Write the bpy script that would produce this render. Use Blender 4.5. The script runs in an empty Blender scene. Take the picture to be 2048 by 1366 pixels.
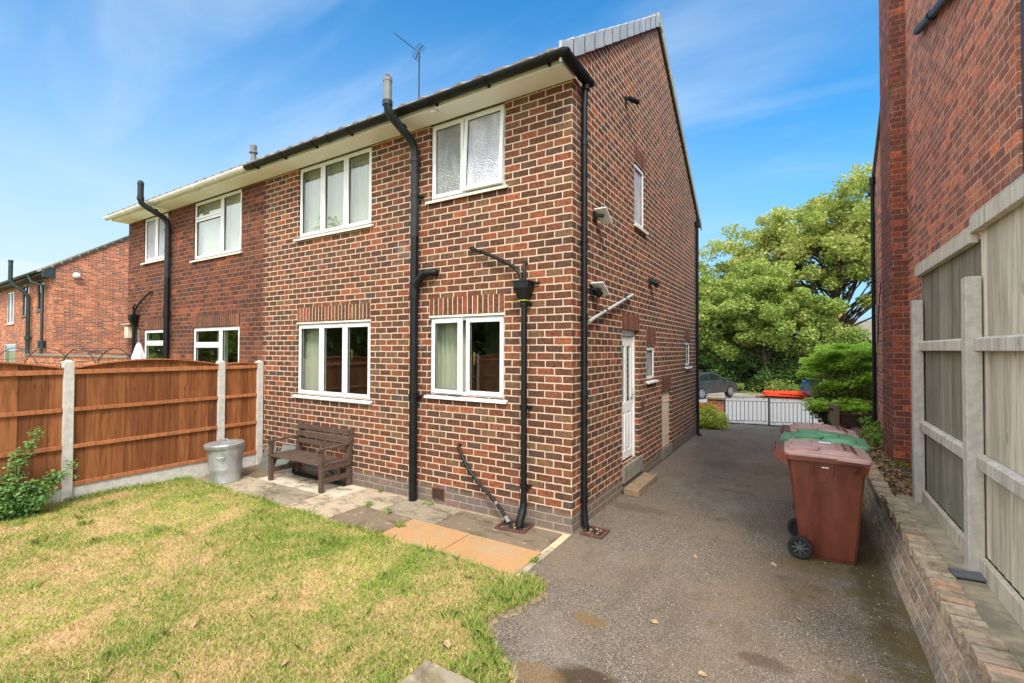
import bpy, bmesh, math, random
import numpy as np
from mathutils import Vector, Matrix

# ------------------------------------------------------------------ camera
scene = bpy.context.scene
COL = scene.collection
CAM = Vector((2.122, -4.692, 2.001))
YAW, PITCH, ROLL, FPX = -0.55245, 0.016742, 0.0028102, 935.78
def cam_axes():
    cy, sy, cp, sp = math.cos(YAW), math.sin(YAW), math.cos(PITCH), math.sin(PITCH)
    f = Vector((sy*cp, cy*cp, sp)); r = Vector((cy, -sy, 0)); u = r.cross(f)
    return math.cos(ROLL)*r+math.sin(ROLL)*u, -math.sin(ROLL)*r+math.cos(ROLL)*u, f
cr, cu, cf = cam_axes()
cam = bpy.data.cameras.new('camera')
cam.sensor_width = 36.0
cam.lens = FPX/2048*36
cam.clip_start = 0.02; cam.clip_end = 2000
co = bpy.data.objects.new('camera', cam); COL.objects.link(co)
M3 = Matrix((cr, cu, -cf)).transposed()
co.matrix_world = Matrix.Translation(CAM) @ M3.to_4x4()
scene.camera = co

# ------------------------------------------------------------------ exposure
scene.view_settings.view_transform = 'Standard'
scene.view_settings.look = 'None'
scene.view_settings.gamma = 1.0
scene.view_settings.use_curve_mapping = False
scene.view_settings.exposure = 1.48
scene.render.engine = 'CYCLES'
cy = scene.cycles
cy.use_denoising = True
cy.max_bounces = 8; cy.diffuse_bounces = 4; cy.glossy_bounces = 4
cy.transparent_max_bounces = 12; cy.transmission_bounces = 4
cy.caustics_reflective = False; cy.caustics_refractive = False
cy.sample_clamp_indirect = 4.0

# ------------------------------------------------------------------ node helper
class NT:
    def __init__(s, tree): s.t = tree; s.t.nodes.clear()
    def n(s, typ, inp=None, out=0, **kw):
        nd = s.t.nodes.new(typ)
        for k, v in kw.items(): setattr(nd, k, v)
        for k, v in (inp or {}).items():
            sk = nd.inputs[k]
            if isinstance(v, bpy.types.NodeSocket): s.t.links.new(v, sk)
            else: sk.default_value = v
        return nd if out is None else nd.outputs[out]
    def m(s, op, a, b=0.0, c=0.0, clamp=False):
        return s.n('ShaderNodeMath', {0: a, 1: b, 2: c}, operation=op, use_clamp=clamp)
    def ss(s, x, a, b):      # smoothstep a..b
        return s.n('ShaderNodeMapRange', {0: x, 1: a, 2: b, 3: 0.0, 4: 1.0}, interpolation_type='SMOOTHSTEP')
    def rng(s, x, a, b, c, d):
        return s.n('ShaderNodeMapRange', {0: x, 1: a, 2: b, 3: c, 4: d})
    def mix(s, f, a, b, blend='MIX'):
        nd = s.t.nodes.new('ShaderNodeMix'); nd.data_type = 'RGBA'; nd.blend_type = blend
        for i, v in ((0, f), (6, a), (7, b)):
            if isinstance(v, bpy.types.NodeSocket): s.t.links.new(v, nd.inputs[i])
            else:
                nd.inputs[i].default_value = v if i == 0 else (tuple(v)+(1,))[:4]
        return nd.outputs[2]
    def noise(s, vec, scale, detail=3.0, rough=0.55, dist=0.0, out=0):
        i = {'Scale': scale, 'Detail': detail, 'Roughness': rough, 'Distortion': dist}
        if vec is not None: i['Vector'] = vec
        return s.n('ShaderNodeTexNoise', i, out=out)
    def map(s, vec, sc=(1, 1, 1), loc=(0, 0, 0), rot=(0, 0, 0)):
        return s.n('ShaderNodeMapping', {'Vector': vec, 'Location': loc, 'Rotation': rot, 'Scale': sc})
    def obj(s): return s.n('ShaderNodeTexCoord', out=3)
    def uv(s): return s.n('ShaderNodeTexCoord', out=2)
    def attr(s, name): return s.n('ShaderNodeAttribute', out=2, attribute_name=name)
    def ramp(s, fac, stops, interp='LINEAR'):
        nd = s.t.nodes.new('ShaderNodeValToRGB'); cr_ = nd.color_ramp; cr_.interpolation = interp
        while len(cr_.elements) > 1: cr_.elements.remove(cr_.elements[-1])
        cr_.elements[0].position = stops[0][0]; cr_.elements[0].color = tuple(stops[0][1])+(1,)
        for p_, c_ in stops[1:]:
            e = cr_.elements.new(p_); e.color = tuple(c_)+(1,)
        s.t.links.new(fac, nd.inputs[0]); return nd.outputs[0]
    def bump(s, h, strength=0.5, dist=0.01):
        return s.n('ShaderNodeBump', {'Height': h, 'Strength': strength, 'Distance': dist})
    def out(s, sh): s.n('ShaderNodeOutputMaterial', {'Surface': sh}, out=None)

def srgb(r, g, b):
    f = lambda c: (c/255/12.92) if c/255 <= 0.04045 else ((c/255+0.055)/1.055)**2.4
    return (f(r), f(g), f(b))
def newmat(name):
    m = bpy.data.materials.new(name); m.use_nodes = True
    return m, NT(m.node_tree)
def P(nt, **k):
    inp = {}
    names = {'col': 'Base Color', 'rough': 'Roughness', 'metal': 'Metallic', 'normal': 'Normal', 'spec': 'Specular IOR Level',
             'alpha': 'Alpha', 'coat': 'Coat Weight', 'sub': 'Subsurface Weight', 'emit': 'Emission Color', 'es': 'Emission Strength'}
    for a, v in k.items():
        if a in ('col', 'emit') and not isinstance(v, bpy.types.NodeSocket): v = (tuple(v)+(1,))[:4]
        inp[names[a]] = v
    return nt.n('ShaderNodeBsdfPrincipled', inp)

# ------------------------------------------------------------------ world
SUN_EL, SUN_AZ = math.radians(50), math.radians(-50)      # azimuth: direction towards the sun, from +x towards +y
w = bpy.data.worlds.new('World'); scene.world = w; w.use_nodes = True
nt = NT(w.node_tree)
sky = nt.n('ShaderNodeTexSky', sky_type='NISHITA', sun_disc=False, sun_elevation=SUN_EL,
           sun_rotation=math.pi/2-SUN_AZ, air_density=1.1, dust_density=0.5, ozone_density=2.2)
skyc = nt.n('ShaderNodeHueSaturation', {'Hue': 0.492, 'Saturation': 1.30, 'Value': 1.15, 'Fac': 1.0, 'Color': sky})
skyc = nt.mix(1.0, skyc, (0.30, 0.54, 0.62), 'MULTIPLY')
d = nt.n('ShaderNodeTexCoord', out=0)
sep = nt.n('ShaderNodeSeparateXYZ', {0: d}, out=None)
dx, dy, dz = sep.outputs
zz = nt.m('ADD', nt.m('MAXIMUM', dz, 0.0), 0.16)
px = nt.m('DIVIDE', dx, zz); py = nt.m('DIVIDE', dy, zz)
pv = nt.n('ShaderNodeCombineXYZ', {0: px, 1: py, 2: 0.0})
# thin cirrus streaks and mottled veil
streak = nt.noise(nt.map(pv, sc=(0.5, 1.9, 1), rot=(0, 0, 0.62), loc=(3.1, 1.2, 0)), 1.0, 6.0, 0.52, 0.5)
leftish = nt.ss(nt.m('SUBTRACT', nt.m('MULTIPLY', dy, 0.2), dx), -0.1, 0.75)
thin = nt.m('MULTIPLY', nt.ss(streak, 0.46, 0.80), nt.m('ADD', 0.16, nt.m('MULTIPLY', leftish, 0.5)))
# heavier cloud low on the left and an unseen overcast bank behind the camera, brightened to light the walls
left = nt.ss(nt.m('ADD', nt.m('MULTIPLY', dx, -1.0), nt.m('MULTIPLY', dy, 0.12)), 0.55, 1.02)
low = nt.m('SUBTRACT', 1.0, nt.ss(dz, 0.02, 0.40))
puff = nt.ss(nt.noise(nt.map(pv, loc=(7.3, 2.2, 0)), 0.9, 6.0, 0.55), 0.42, 0.56)
leftc = nt.m('MULTIPLY', nt.m('MULTIPLY', left, low), nt.m('ADD', nt.m('MULTIPLY', puff, 0.4), 0.55))
veil = nt.m('MULTIPLY', nt.m('SUBTRACT', 1.0, nt.ss(dz, -0.05, nt.m('ADD', 0.42, nt.m('MULTIPLY', leftish, 0.26)))), 0.93)
back = nt.ss(nt.m('ADD', nt.m('MULTIPLY', dy, -1.0), nt.m('MULTIPLY', dz, 0.25)), 0.0, 0.45)
backc = nt.m('MULTIPLY', back, nt.rng(nt.noise(pv, 0.7, 5.0, 0.6), 0.35, 0.65, 0.72, 1.0))
top = nt.m('MULTIPLY', nt.ss(dz, 0.80, 0.97), 0.85)
maskf = nt.m('MAXIMUM', thin, leftc, clamp=True)
maskb = nt.m('MAXIMUM', backc, top, clamp=True)
cloudcol = nt.mix(nt.noise(pv, 1.1, 5.0, 0.6), (2.0, 2.5, 3.0), (2.7, 2.95, 3.1))
bankcol = nt.mix(nt.noise(pv, 1.1, 5.0, 0.6), (6.4, 6.7, 7.1), (8.4, 8.4, 8.4))
fin = nt.mix(maskb, nt.mix(maskf, nt.mix(veil, skyc, nt.mix(leftish, (1.0, 1.75, 2.55), (1.62, 2.1, 2.5))), cloudcol), bankcol)
bg = nt.n('ShaderNodeBackground', {'Color': fin, 'Strength': 0.13})
nt.n('ShaderNodeOutputWorld', {'Surface': bg}, out=None)

sl = bpy.data.lights.new('sun', 'SUN'); sl.energy = 1.45; sl.angle = math.radians(14); sl.color = (1.0, 0.95, 0.87)
so = bpy.data.objects.new('sun', sl); COL.objects.link(so)
sd = Vector((math.cos(SUN_EL)*math.cos(SUN_AZ), math.cos(SUN_EL)*math.sin(SUN_AZ), math.sin(SUN_EL)))
so.rotation_euler = sd.to_track_quat('Z', 'Y').to_euler(); so.location = sd*30

# ------------------------------------------------------------------ mesh helpers
R = random.Random(7)
class MB:
    def __init__(s): s.v = []; s.f = []; s.uv = []; s.mi = []; s.rv = []; s.cur = 0.0; s.mat = 0; s.X = None
    def add(s, pts, faces, uvs=None, flip=False):
        b = len(s.v)
        for p in pts:
            p = Vector(p)
            s.v.append(tuple(s.X @ p) if s.X else tuple(p))
        for i, f in enumerate(faces):
            g = [b+k for k in f]; u = list(uvs[i]) if uvs else None
            if flip: g = g[::-1]; u = u[::-1] if u else None
            s.f.append(g); s.mi.append(s.mat); s.rv.append(s.cur)
            s.uv.extend(u if u else [(0, 0)]*len(g))
        return s
    def box(s, x0, x1, y0, y1, z0, z1, uv=True):
        p = [(x0,y0,z0),(x1,y0,z0),(x1,y1,z0),(x0,y1,z0),(x0,y0,z1),(x1,y0,z1),(x1,y1,z1),(x0,y1,z1)]
        F = [(0,3,2,1),(4,5,6,7),(0,1,5,4),(1,2,6,5),(2,3,7,6),(3,0,4,7)]
        U = []
        for k, f in enumerate(F):
            if k < 2: U.append([(p[i][0], p[i][1]) for i in f])
            elif k in (2, 4): U.append([(p[i][0], p[i][2]) for i in f])
            else: U.append([(p[i][1], p[i][2]) for i in f])
        return s.add(p, F, U)
    def beam(s, a, b, w, h, up=(0, 0, 1)):     # rectangular bar from a to b
        a = Vector(a); b = Vector(b); t = (b-a).normalized(); up = Vector(up)
        if abs(t.dot(up)) > 0.99: up = Vector((0, 1, 0))
        sd_ = t.cross(up).normalized(); up2 = sd_.cross(t)
        pts = []
        for c in (a, b):
            for i, j in ((-1,-1),(1,-1),(1,1),(-1,1)): pts.append(c+sd_*(i*w/2)+up2*(j*h/2))
        return s.add(pts, [(3,2,1,0),(4,5,6,7),(0,1,5,4),(1,2,6,5),(2,3,7,6),(3,0,4,7)])
    def tube(s, pts, r, n=14, cap=True):
        pts = [Vector(p) for p in pts]; rs = r if isinstance(r, (list, tuple)) else [r]*len(pts)
        t0 = (pts[1]-pts[0]).normalized(); up = Vector((0,0,1)) if abs(t0.z) < .9 else Vector((1,0,0))
        sx = t0.cross(up).normalized(); out = []
        for i, p in enumerate(pts):
            if i == 0: t = t0
            elif i == len(pts)-1: t = (pts[i]-pts[i-1]).normalized()
            else: t = ((pts[i]-pts[i-1]).normalized()+(pts[i+1]-pts[i]).normalized()).normalized()
            sx = (sx-t*sx.dot(t)).normalized(); sy = t.cross(sx)
            k = 1.0
            if 0 < i < len(pts)-1:
                c = (pts[i]-pts[i-1]).normalized().dot(t); k = 1/max(c, .5) if False else 1.0
            for j in range(n):
                a = 2*math.pi*j/n; out.append(p+sx*(math.cos(a)*rs[i]*k)+sy*(math.sin(a)*rs[i]*k))
        F = []
        for i in range(len(pts)-1):
            for j in range(n): F.append((i*n+j, i*n+(j+1)%n, (i+1)*n+(j+1)%n, (i+1)*n+j))
        if cap: F.append(tuple(range(n))[::-1]); F.append(tuple((len(pts)-1)*n+j for j in range(n)))
        return s.add(out, F)
    def lathe(s, prof, c=(0,0,0), n=32, cap=True):
        out = []; F = []
        for r, z in prof:
            for j in range(n):
                a = 2*math.pi*j/n; out.append((c[0]+r*math.cos(a), c[1]+r*math.sin(a), c[2]+z))
        m = len(prof)
        for i in range(m-1):
            for j in range(n): F.append((i*n+j, i*n+(j+1)%n, (i+1)*n+(j+1)%n, (i+1)*n+j))
        if cap: F.append(tuple(range(n))[::-1]); F.append(tuple((m-1)*n+j for j in range(n)))
        return s.add(out, F)
    def prism(s, poly, axis, a, b):     # poly in the two other axes
        def mk(p, t): return {'x': (t, p[0], p[1]), 'y': (p[0], t, p[1]), 'z': (p[0], p[1], t)}[axis]
        n = len(poly); pts = [mk(p, a) for p in poly]+[mk(p, b) for p in poly]
        ar = sum(poly[i][0]*poly[(i+1)%n][1]-poly[(i+1)%n][0]*poly[i][1] for i in range(n))
        F = [tuple(range(n))[::-1], tuple(range(n, 2*n))]+[(i, (i+1)%n, n+(i+1)%n, n+i) for i in range(n)]
        fl = (ar < 0) != (axis == 'y') ; fl = fl != (b < a)
        return s.add(pts, F, flip=fl)
    def build(s, name, mats, parent=None, smooth=False, bevel=0, recalc=False, auto=None):
        me = bpy.data.meshes.new(name)
        me.from_pydata(s.v, [], s.f)
        ul = me.uv_layers.new(name='uv')
        if s.uv: ul.data.foreach_set('uv', np.array(s.uv, dtype=np.float32).ravel())
        at = me.attributes.new('rnd', 'FLOAT', 'FACE'); at.data.foreach_set('value', np.array(s.rv, dtype=np.float32))
        for m in (mats if isinstance(mats, (list, tuple)) else [mats]): me.materials.append(m)
        me.polygons.foreach_set('material_index', s.mi)
        if smooth: me.polygons.foreach_set('use_smooth', [True]*len(me.polygons))
        if recalc:
            bm = bmesh.new(); bm.from_mesh(me); bmesh.ops.recalc_face_normals(bm, faces=bm.faces); bm.to_mesh(me); bm.free()
        me.update()
        if smooth: me.set_sharp_from_angle(angle=math.radians(38 if auto is None else auto))
        o = bpy.data.objects.new(name, me); COL.objects.link(o)
        if parent: o.parent = parent
        if bevel:
            b = o.modifiers.new('bevel', 'BEVEL'); b.width = bevel; b.segments = 2; b.limit_method = 'ANGLE'; b.angle_limit = math.radians(40)
        return o
def tag(o, label=None, cat=None, group=None, kind=None):
    if label: o['label'] = label
    if cat: o['category'] = cat
    if group: o['group'] = group
    if kind: o['kind'] = kind
    return o
def thing(name, label, cat, loc=(0,0,0), rz=0.0, group=None):
    o = bpy.data.objects.new(name, None); o.empty_display_size = 0.1; COL.objects.link(o)
    o.location = loc; o.rotation_euler = (0, 0, rz)
    return tag(o, label, cat, group)
def copy_tree(o, parent=None):
    c = o.copy(); COL.objects.link(c)
    if parent: c.parent = parent
    for ch in list(o.children): copy_tree(ch, c)
    return c
def np_mesh(name, V, F, mat, attrs=None, parent=None, uv=None):
    me = bpy.data.meshes.new(name)
    me.vertices.add(len(V)); me.vertices.foreach_set('co', V.astype(np.float32).ravel())
    k = F.shape[1]
    me.loops.add(F.size); me.loops.foreach_set('vertex_index', F.astype(np.int32).ravel())
    me.polygons.add(len(F)); me.polygons.foreach_set('loop_start', np.arange(0, F.size, k, dtype=np.int32))
    me.update(calc_edges=True)
    for n_, a in (attrs or {}).items():
        at = me.attributes.new(n_, 'FLOAT', 'FACE'); at.data.foreach_set('value', a.astype(np.float32))
    me.materials.append(mat)
    o = bpy.data.objects.new(name, me); COL.objects.link(o)
    if parent: o.parent = parent
    return o

# ------------------------------------------------------------------ materials
def brick_mat(name, stops, mortar, w=0.22, h=0.0855, off=0.5, joint=0.0074, mvar=0.25, plinth=True, dirt=0.25, sat=1.0, mortar2=None, soft=0.0022):
    m, t = newmat(name)
    uv = t.uv(); ob = t.obj()
    wob = t.noise(t.map(uv, sc=(14, 14, 1)), 1.0, 3.0, 0.6, out=1)
    wob2 = t.n('ShaderNodeVectorMath', {0: wob, 1: (0.5, 0.5, 0.5)}, operation='SUBTRACT')
    wob3 = t.n('ShaderNodeVectorMath', {0: wob2, 'Scale': 0.011}, operation='SCALE')
    fine = t.noise(t.map(uv, sc=(70, 70, 1)), 1.0, 2.0, 0.6, out=1)
    fine2 = t.n('ShaderNodeVectorMath', {0: t.n('ShaderNodeVectorMath', {0: fine, 1: (0.5,0.5,0.5)}, operation='SUBTRACT'), 'Scale': 0.006}, operation='SCALE')
    p_ = t.n('ShaderNodeVectorMath', {0: t.n('ShaderNodeVectorMath', {0: uv, 1: wob3}, operation='ADD'), 1: fine2}, operation='ADD')
    s_ = t.n('ShaderNodeSeparateXYZ', {0: p_}, out=None)
    u, v = s_.outputs[0], s_.outputs[1]
    vr = t.m('DIVIDE', v, h); row = t.m('FLOOR', vr); fv = t.m('SUBTRACT', vr, row)
    par = t.m('ABSOLUTE', t.m('MODULO', row, 2.0))
    rowj = t.n('ShaderNodeTexWhiteNoise', {'W': row}, out=0, noise_dimensions='1D')
    jit = t.m('MULTIPLY', t.m('SUBTRACT', rowj, 0.5), 0.07 if off else 0.0)
    ur = t.m('ADD', t.m('ADD', t.m('DIVIDE', u, w), t.m('MULTIPLY', par, off)), jit)
    colm = t.m('FLOOR', ur); fu = t.m('SUBTRACT', ur, colm)
    du = t.m('MULTIPLY', t.m('MINIMUM', fu, t.m('SUBTRACT', 1.0, fu)), w)
    dv = t.m('MULTIPLY', t.m('MINIMUM', fv, t.m('SUBTRACT', 1.0, fv)), h)
    dd = t.m('MINIMUM', du, dv)
    brick = t.ss(dd, joint-soft, joint+soft)
    idv = t.n('ShaderNodeCombineXYZ', {0: colm, 1: row, 2: 3.7})
    wn = t.n('ShaderNodeTexWhiteNoise', {'Vector': idv}, out=None, noise_dimensions='3D')
    r1 = wn.outputs[0]
    r2 = t.n('ShaderNodeSeparateColor', {0: wn.outputs[1]}, out=None)
    clump = t.noise(t.map(idv, sc=(0.13, 0.2, 1)), 1.0, 2.0)
    rr = t.m('ADD', t.m('MULTIPLY', r1, 0.86), t.m('MULTIPLY', t.m('SUBTRACT', clump, 0.43), 0.5), clamp=True)
    base = t.ramp(rr, stops, 'CONSTANT')
    # kiln streaks inside a brick
    idoff = t.n('ShaderNodeVectorMath', {0: wn.outputs[1], 'Scale': 17.0}, operation='SCALE')
    st = t.n('ShaderNodeVectorMath', {0: t.map(uv, sc=(30, 22, 1)), 1: idoff}, operation='ADD')
    streak = t.noise(st, 1.0, 5.0, 0.72, 0.9)
    dark = t.n('ShaderNodeHueSaturation', {'Hue': 0.5, 'Saturation': 0.95, 'Value': 0.60, 'Fac': 1.0, 'Color': base})
    lite = t.n('ShaderNodeHueSaturation', {'Hue': 0.508, 'Saturation': 0.97*sat, 'Value': 1.22, 'Fac': 1.0, 'Color': base})
    base = t.mix(t.ss(streak, 0.36, 0.66), dark, lite)
    grit = t.noise(t.map(uv, sc=(150, 150, 1)), 1.0, 2.0, 0.7)
    base = t.mix(t.m('MULTIPLY', t.ss(grit, 0.55, 0.8), 0.35), base, (0.02, 0.015, 0.015))
    vb = t.m('ADD', t.m('MULTIPLY', r2.outputs[0], 0.36), 0.86)
    base = t.mix(1.0, base, t.n('ShaderNodeCombineColor', {0: vb, 1: vb, 2: vb}), 'MULTIPLY')
    mn = t.noise(t.map(ob, sc=(5, 5, 5)), 1.0, 4.0, 0.65)
    mcol = t.mix(t.ss(mn, 0.3, 0.75), mortar, tuple(c*(1-mvar) for c in mortar) if mortar2 is None else mortar2)
    col = t.mix(brick, mcol, base)
    big = t.noise(t.map(ob, sc=(0.55, 0.55, 1.1)), 1.0, 5.0, 0.6)
    dk = t.n('ShaderNodeHueSaturation', {'Hue': 0.5, 'Saturation': 0.8, 'Value': 0.6, 'Fac': 1.0, 'Color': col})
    col = t.mix(t.m('MULTIPLY', t.ss(big, 0.5, 0.72), dirt*1.6), col, dk)
    vs = t.noise(t.map(ob, sc=(4.5, 4.5, 0.35), loc=(2, 2, 2)), 1.0, 5.0, 0.65)
    col = t.mix(t.m('MULTIPLY', t.ss(vs, 0.52, 0.70), 0.38), col, t.mix(0.5, dk, (0.10, 0.08, 0.065)))
    pal = t.noise(t.map(ob, sc=(2.6, 2.6, 1.3), loc=(9, 1, 4)), 1.0, 5.0, 0.7)
    col = t.mix(t.m('MULTIPLY', t.ss(pal, 0.60, 0.74), 0.30), col, (0.42, 0.33, 0.27))
    if plinth:
        sz = t.n('ShaderNodeSeparateXYZ', {0: ob}, out=None).outputs[2]
        pn = t.noise(t.map(ob, sc=(3.2, 3.2, 6)), 1.0, 4.0)
        lim = t.m('ADD', 0.13, t.m('MULTIPLY', pn, 0.16))
        pm = t.m('SUBTRACT', 1.0, t.ss(t.m('SUBTRACT', sz, lim), -0.05, 0.05))
        gcol = t.mix(t.noise(t.map(ob, sc=(24, 24, 24)), 1.0, 3.0), (0.10, 0.09, 0.075), (0.24, 0.20, 0.165))
        col = t.mix(t.m('MULTIPLY', pm, 0.72), col, gcol)
    hgt = t.m('ADD', t.m('MULTIPLY', brick, 1.0), t.m('MULTIPLY', grit, 0.35))
    nrm = t.bump(hgt, 0.75, 0.006)
    t.out(P(t, col=col, rough=0.88, normal=nrm, spec=0.25))
    return m
S = srgb
own_stops = [(0.0, S(97,63,47)), (0.13, S(107,65,45)), (0.26, S(118,65,43)), (0.38, S(101,60,41)), (0.49, S(124,71,47)),
             (0.60, S(110,78,54)), (0.68, S(86,60,47)), (0.76, S(127,65,41)), (0.85, S(141,73,45)), (0.90, S(77,65,58)), (0.93, S(127,88,50)), (0.975, S(161,84,50)), (0.992, S(161,110,54))]
nbr_stops = [(0.0, S(99,54,41)), (0.18, S(113,59,43)), (0.34, S(86,50,41)), (0.48, S(122,63,45)), (0.62, S(104,59,43)), (0.76, S(79,52,45)),
             (0.86, S(140,72,48)), (0.94, S(158,79,54))]
red_stops = [(0.0, S(186,98,70)), (0.2, S(204,112,78)), (0.38, S(170,94,70)), (0.52, S(208,120,84)), (0.66, S(146,92,76)), (0.78, S(122,86,76)), (0.88, S(228,124,82))]
rt_stops = [(0.0, S(192,114,90)), (0.18, S(162,99,84)), (0.36, S(196,112,86)), (0.52, S(162,108,90)), (0.66, S(198,125,99)), (0.80, S(216,118,86)), (0.91, S(127,97,90)), (0.955, S(244,136,97))]
ch_stops = [(0.0, S(133,73,60)), (0.3, S(153,77,60)), (0.6, S(118,71,60)), (0.85, S(181,88,62))]
M = {}
M['brick'] = brick_mat('brick_own', own_stops, S(212,188,164), mortar2=S(186,160,136))
M['soldier'] = brick_mat('brick_soldier', own_stops[1:8], S(228,202,176), off=0.0, w=0.30, plinth=False, joint=0.0062, mortar2=S(200,172,146))
M['brick_nbr'] = brick_mat('brick_neighbour', nbr_stops, S(168,126,102), joint=0.005, mortar2=S(126,88,70), plinth=False)
M['soldier_nbr'] = brick_mat('brick_soldier_neighbour', nbr_stops, S(186,148,124), off=0.0, w=0.30, plinth=False, joint=0.0045)
M['brick_far'] = brick_mat('brick_far', red_stops, S(222,178,146), joint=0.0055, plinth=False, mortar2=S(200,154,122), w=0.225, h=0.075)
M['brick_rt'] = brick_mat('brick_right', rt_stops, S(232,196,172), joint=0.0056, plinth=False, mortar2=S(200,158,134), dirt=0.22)
M['brick_ch'] = brick_mat('brick_chimney', ch_stops, S(186,140,116), joint=0.0048, plinth=False, mortar2=S(146,98,80), dirt=0.25)
M['brick_low'] = brick_mat('brick_low', [(0, S(168,146,126)), (0.3, S(182,156,134)), (0.55, S(154,138,120)), (0.8, S(186,146,128))], S(216,204,186), joint=0.006, plinth=False, dirt=0.55, mortar2=S(150,136,114))

def basic(name, c, rough=0.5, sc=6.0, amt=0.15, bump=0.0, bs=60.0, metal=0.0, spec=0.5, c2=None, bd=0.003, stretch=(1,1,1), detail=4.0):
    m, t = newmat(name); ob = t.obj()
    nn = t.noise(t.map(ob, sc=stretch), sc, detail, 0.6)
    a = tuple(x*(1-amt) for x in c); b = c2 or tuple(min(1, x*(1+amt)) for x in c)
    col = t.mix(t.ss(nn, 0.3, 0.7), a, b)
    k = dict(col=col, rough=t.rng(nn, 0.2, 0.8, max(0.02, rough-0.08), min(1, rough+0.1)), metal=metal, spec=spec)
    if bump: k['normal'] = t.bump(t.noise(t.map(ob, sc=stretch), bs, 3.0, 0.6), bump, bd)
    t.out(P(t, **k)); return m
M['upvc'] = basic('white_upvc', S(226,226,222), 0.3, 3.0, 0.05)
M['upvc_old'] = basic('white_upvc_old', S(222,216,200), 0.45, 3.0, 0.08)
M['upvc_dark'] = basic('dark_frame', S(52,50,66), 0.35, 3.0, 0.1)
M['seal'] = basic('black_seal', (0.012, 0.012, 0.012), 0.6)
M['soffit'] = basic('soffit_cream', S(244,244,250), 0.55, 1.5, 0.04)
M['black'] = basic('black_pipe', (0.006, 0.007, 0.007), 0.4, 9.0, 0.3, 0.15, 40, spec=0.3)
M['blackold'] = basic('dull_black_pipe', (0.02, 0.023, 0.024), 0.45, 9.0, 0.3, 0.2, 40, spec=0.35)
M['greyp'] = basic('weathered_grey_pipe', S(112,116,118), 0.5, 5.0, 0.15, 0.1, 60)
M['greenp'] = basic('dark_green_pipe', S(48,62,58), 0.4, 5.0, 0.2)
M['cap'] = basic('verge_grey_plastic', S(160,164,166), 0.5, 3.0, 0.1)
M['tile'] = basic('roof_tile', S(116,108,96), 0.85, 10.0, 0.3, 0.5, 120)
M['tile_lead'] = basic('roof_edge', S(150,158,146), 0.7, 10.0, 0.2)
M['concrete'] = basic('post_concrete', S(192,186,176), 0.9, 14.0, 0.14, 0.8, 90, bd=0.006)
M['concrete_old'] = basic('old_concrete', S(150,142,124), 0.92, 7.0, 0.3, 0.8, 80, c2=S(176,162,132), bd=0.006)
M['stone'] = basic('step_stone', S(138,116,92), 0.9, 9.0, 0.22, 0.6, 70, bd=0.005)
M['plinthc'] = basic('threshold_concrete', S(128,122,110), 0.9, 6.0, 0.25, 0.5, 60)
M['slate'] = basic('grey_slate', S(112,118,110), 0.7, 5.0, 0.25, 0.4, 40, stretch=(1,1,3))
M['clay'] = basic('gully_clay', S(90,56,44), 0.6, 14.0, 0.3, 0.4, 60)
M['cream'] = basic('cream_paint', S(214,196,170), 0.6, 4.0, 0.08)
M['galv'] = basic('galvanised', S(168,170,168), 0.42, 7.0, 0.22, 0.3, 14, metal=0.55, bd=0.006, stretch=(1,1,0.6))
M['benchw'] = basic('brown_bench_wood', S(82,64,54), 0.62, 9.0, 0.35, 0.5, 50, stretch=(1, 6, 6))
M['steel'] = basic('bright_steel', S(196,192,186), 0.4, 5.0, 0.1, metal=0.3)
M['brown'] = basic('bin_brown', S(92,42,28), 0.42, 5.0, 0.22, 0.25, 110, c2=S(116,60,42), bd=0.002, stretch=(1,1,0.35), detail=7.0)
M['brownlid'] = basic('bin_lid_faded', S(172,136,128), 0.38, 5.0, 0.12, 0.2, 110, bd=0.002)
M['green'] = basic('bin_green', S(78,134,92), 0.34, 5.0, 0.12, 0.2, 110, c2=S(108,160,118), bd=0.002)
M['rubber'] = basic('rubber', (0.012, 0.012, 0.013), 0.7)
M['greyhub'] = basic('grey_hub', (0.10, 0.105, 0.10), 0.6)
M['yellow'] = basic('yellow_band', S(190,190,40), 0.5)
M['white'] = basic('white_paint', S(235,235,232), 0.5)
M['iron'] = basic('wrought_iron', (0.012, 0.012, 0.012), 0.5)
M['leadflash'] = basic('lead', S(92,96,100), 0.6, 8.0, 0.2)
M['carpaint'] = basic('grey_car_paint', S(70,76,76), 0.22, 2.0, 0.05, metal=0.4)
M['bluepaint'] = basic('blue_car_paint', S(44,84,150), 0.22, 2.0, 0.05, metal=0.3)
M['redlamp'] = basic('tail_lamp', S(190,40,20), 0.2)
M['alloy'] = basic('alloy', S(170,172,174), 0.35, metal=0.6)
M['orange'] = basic('orange_plastic', S(232,70,30), 0.5, 4.0, 0.12)
M['pallet'] = basic('pallet_wood', S(120,96,76), 0.85, 8.0, 0.25)
M['asphalt_far'] = basic('road_asphalt', S(134,131,127), 0.9, 3.0, 0.06, 0.4, 90)
M['cloth'] = basic('parasol_cloth', S(232,226,224), 0.8, 3.0, 0.06)
M['bark'] = basic('bark', S(78,66,52), 0.95, 9.0, 0.35, 0.8, 30, stretch=(1,1,0.3), bd=0.02)
M['twig'] = basic('twig', S(112,116,60), 0.8, 9.0, 0.3)
M['hole'] = basic('dark_void', (0.01, 0.009, 0.008), 0.9)
M['room'] = basic('room_plaster', S(120,106,88), 0.9)
M['room_red'] = basic('room_red', S(90,40,36), 0.9)
M['brass'] = basic('brass', S(196,150,70), 0.35, metal=0.8)
M['leafdry'] = basic('dry_leaf', S(166,136,100), 0.8, 30, 0.35)

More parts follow.
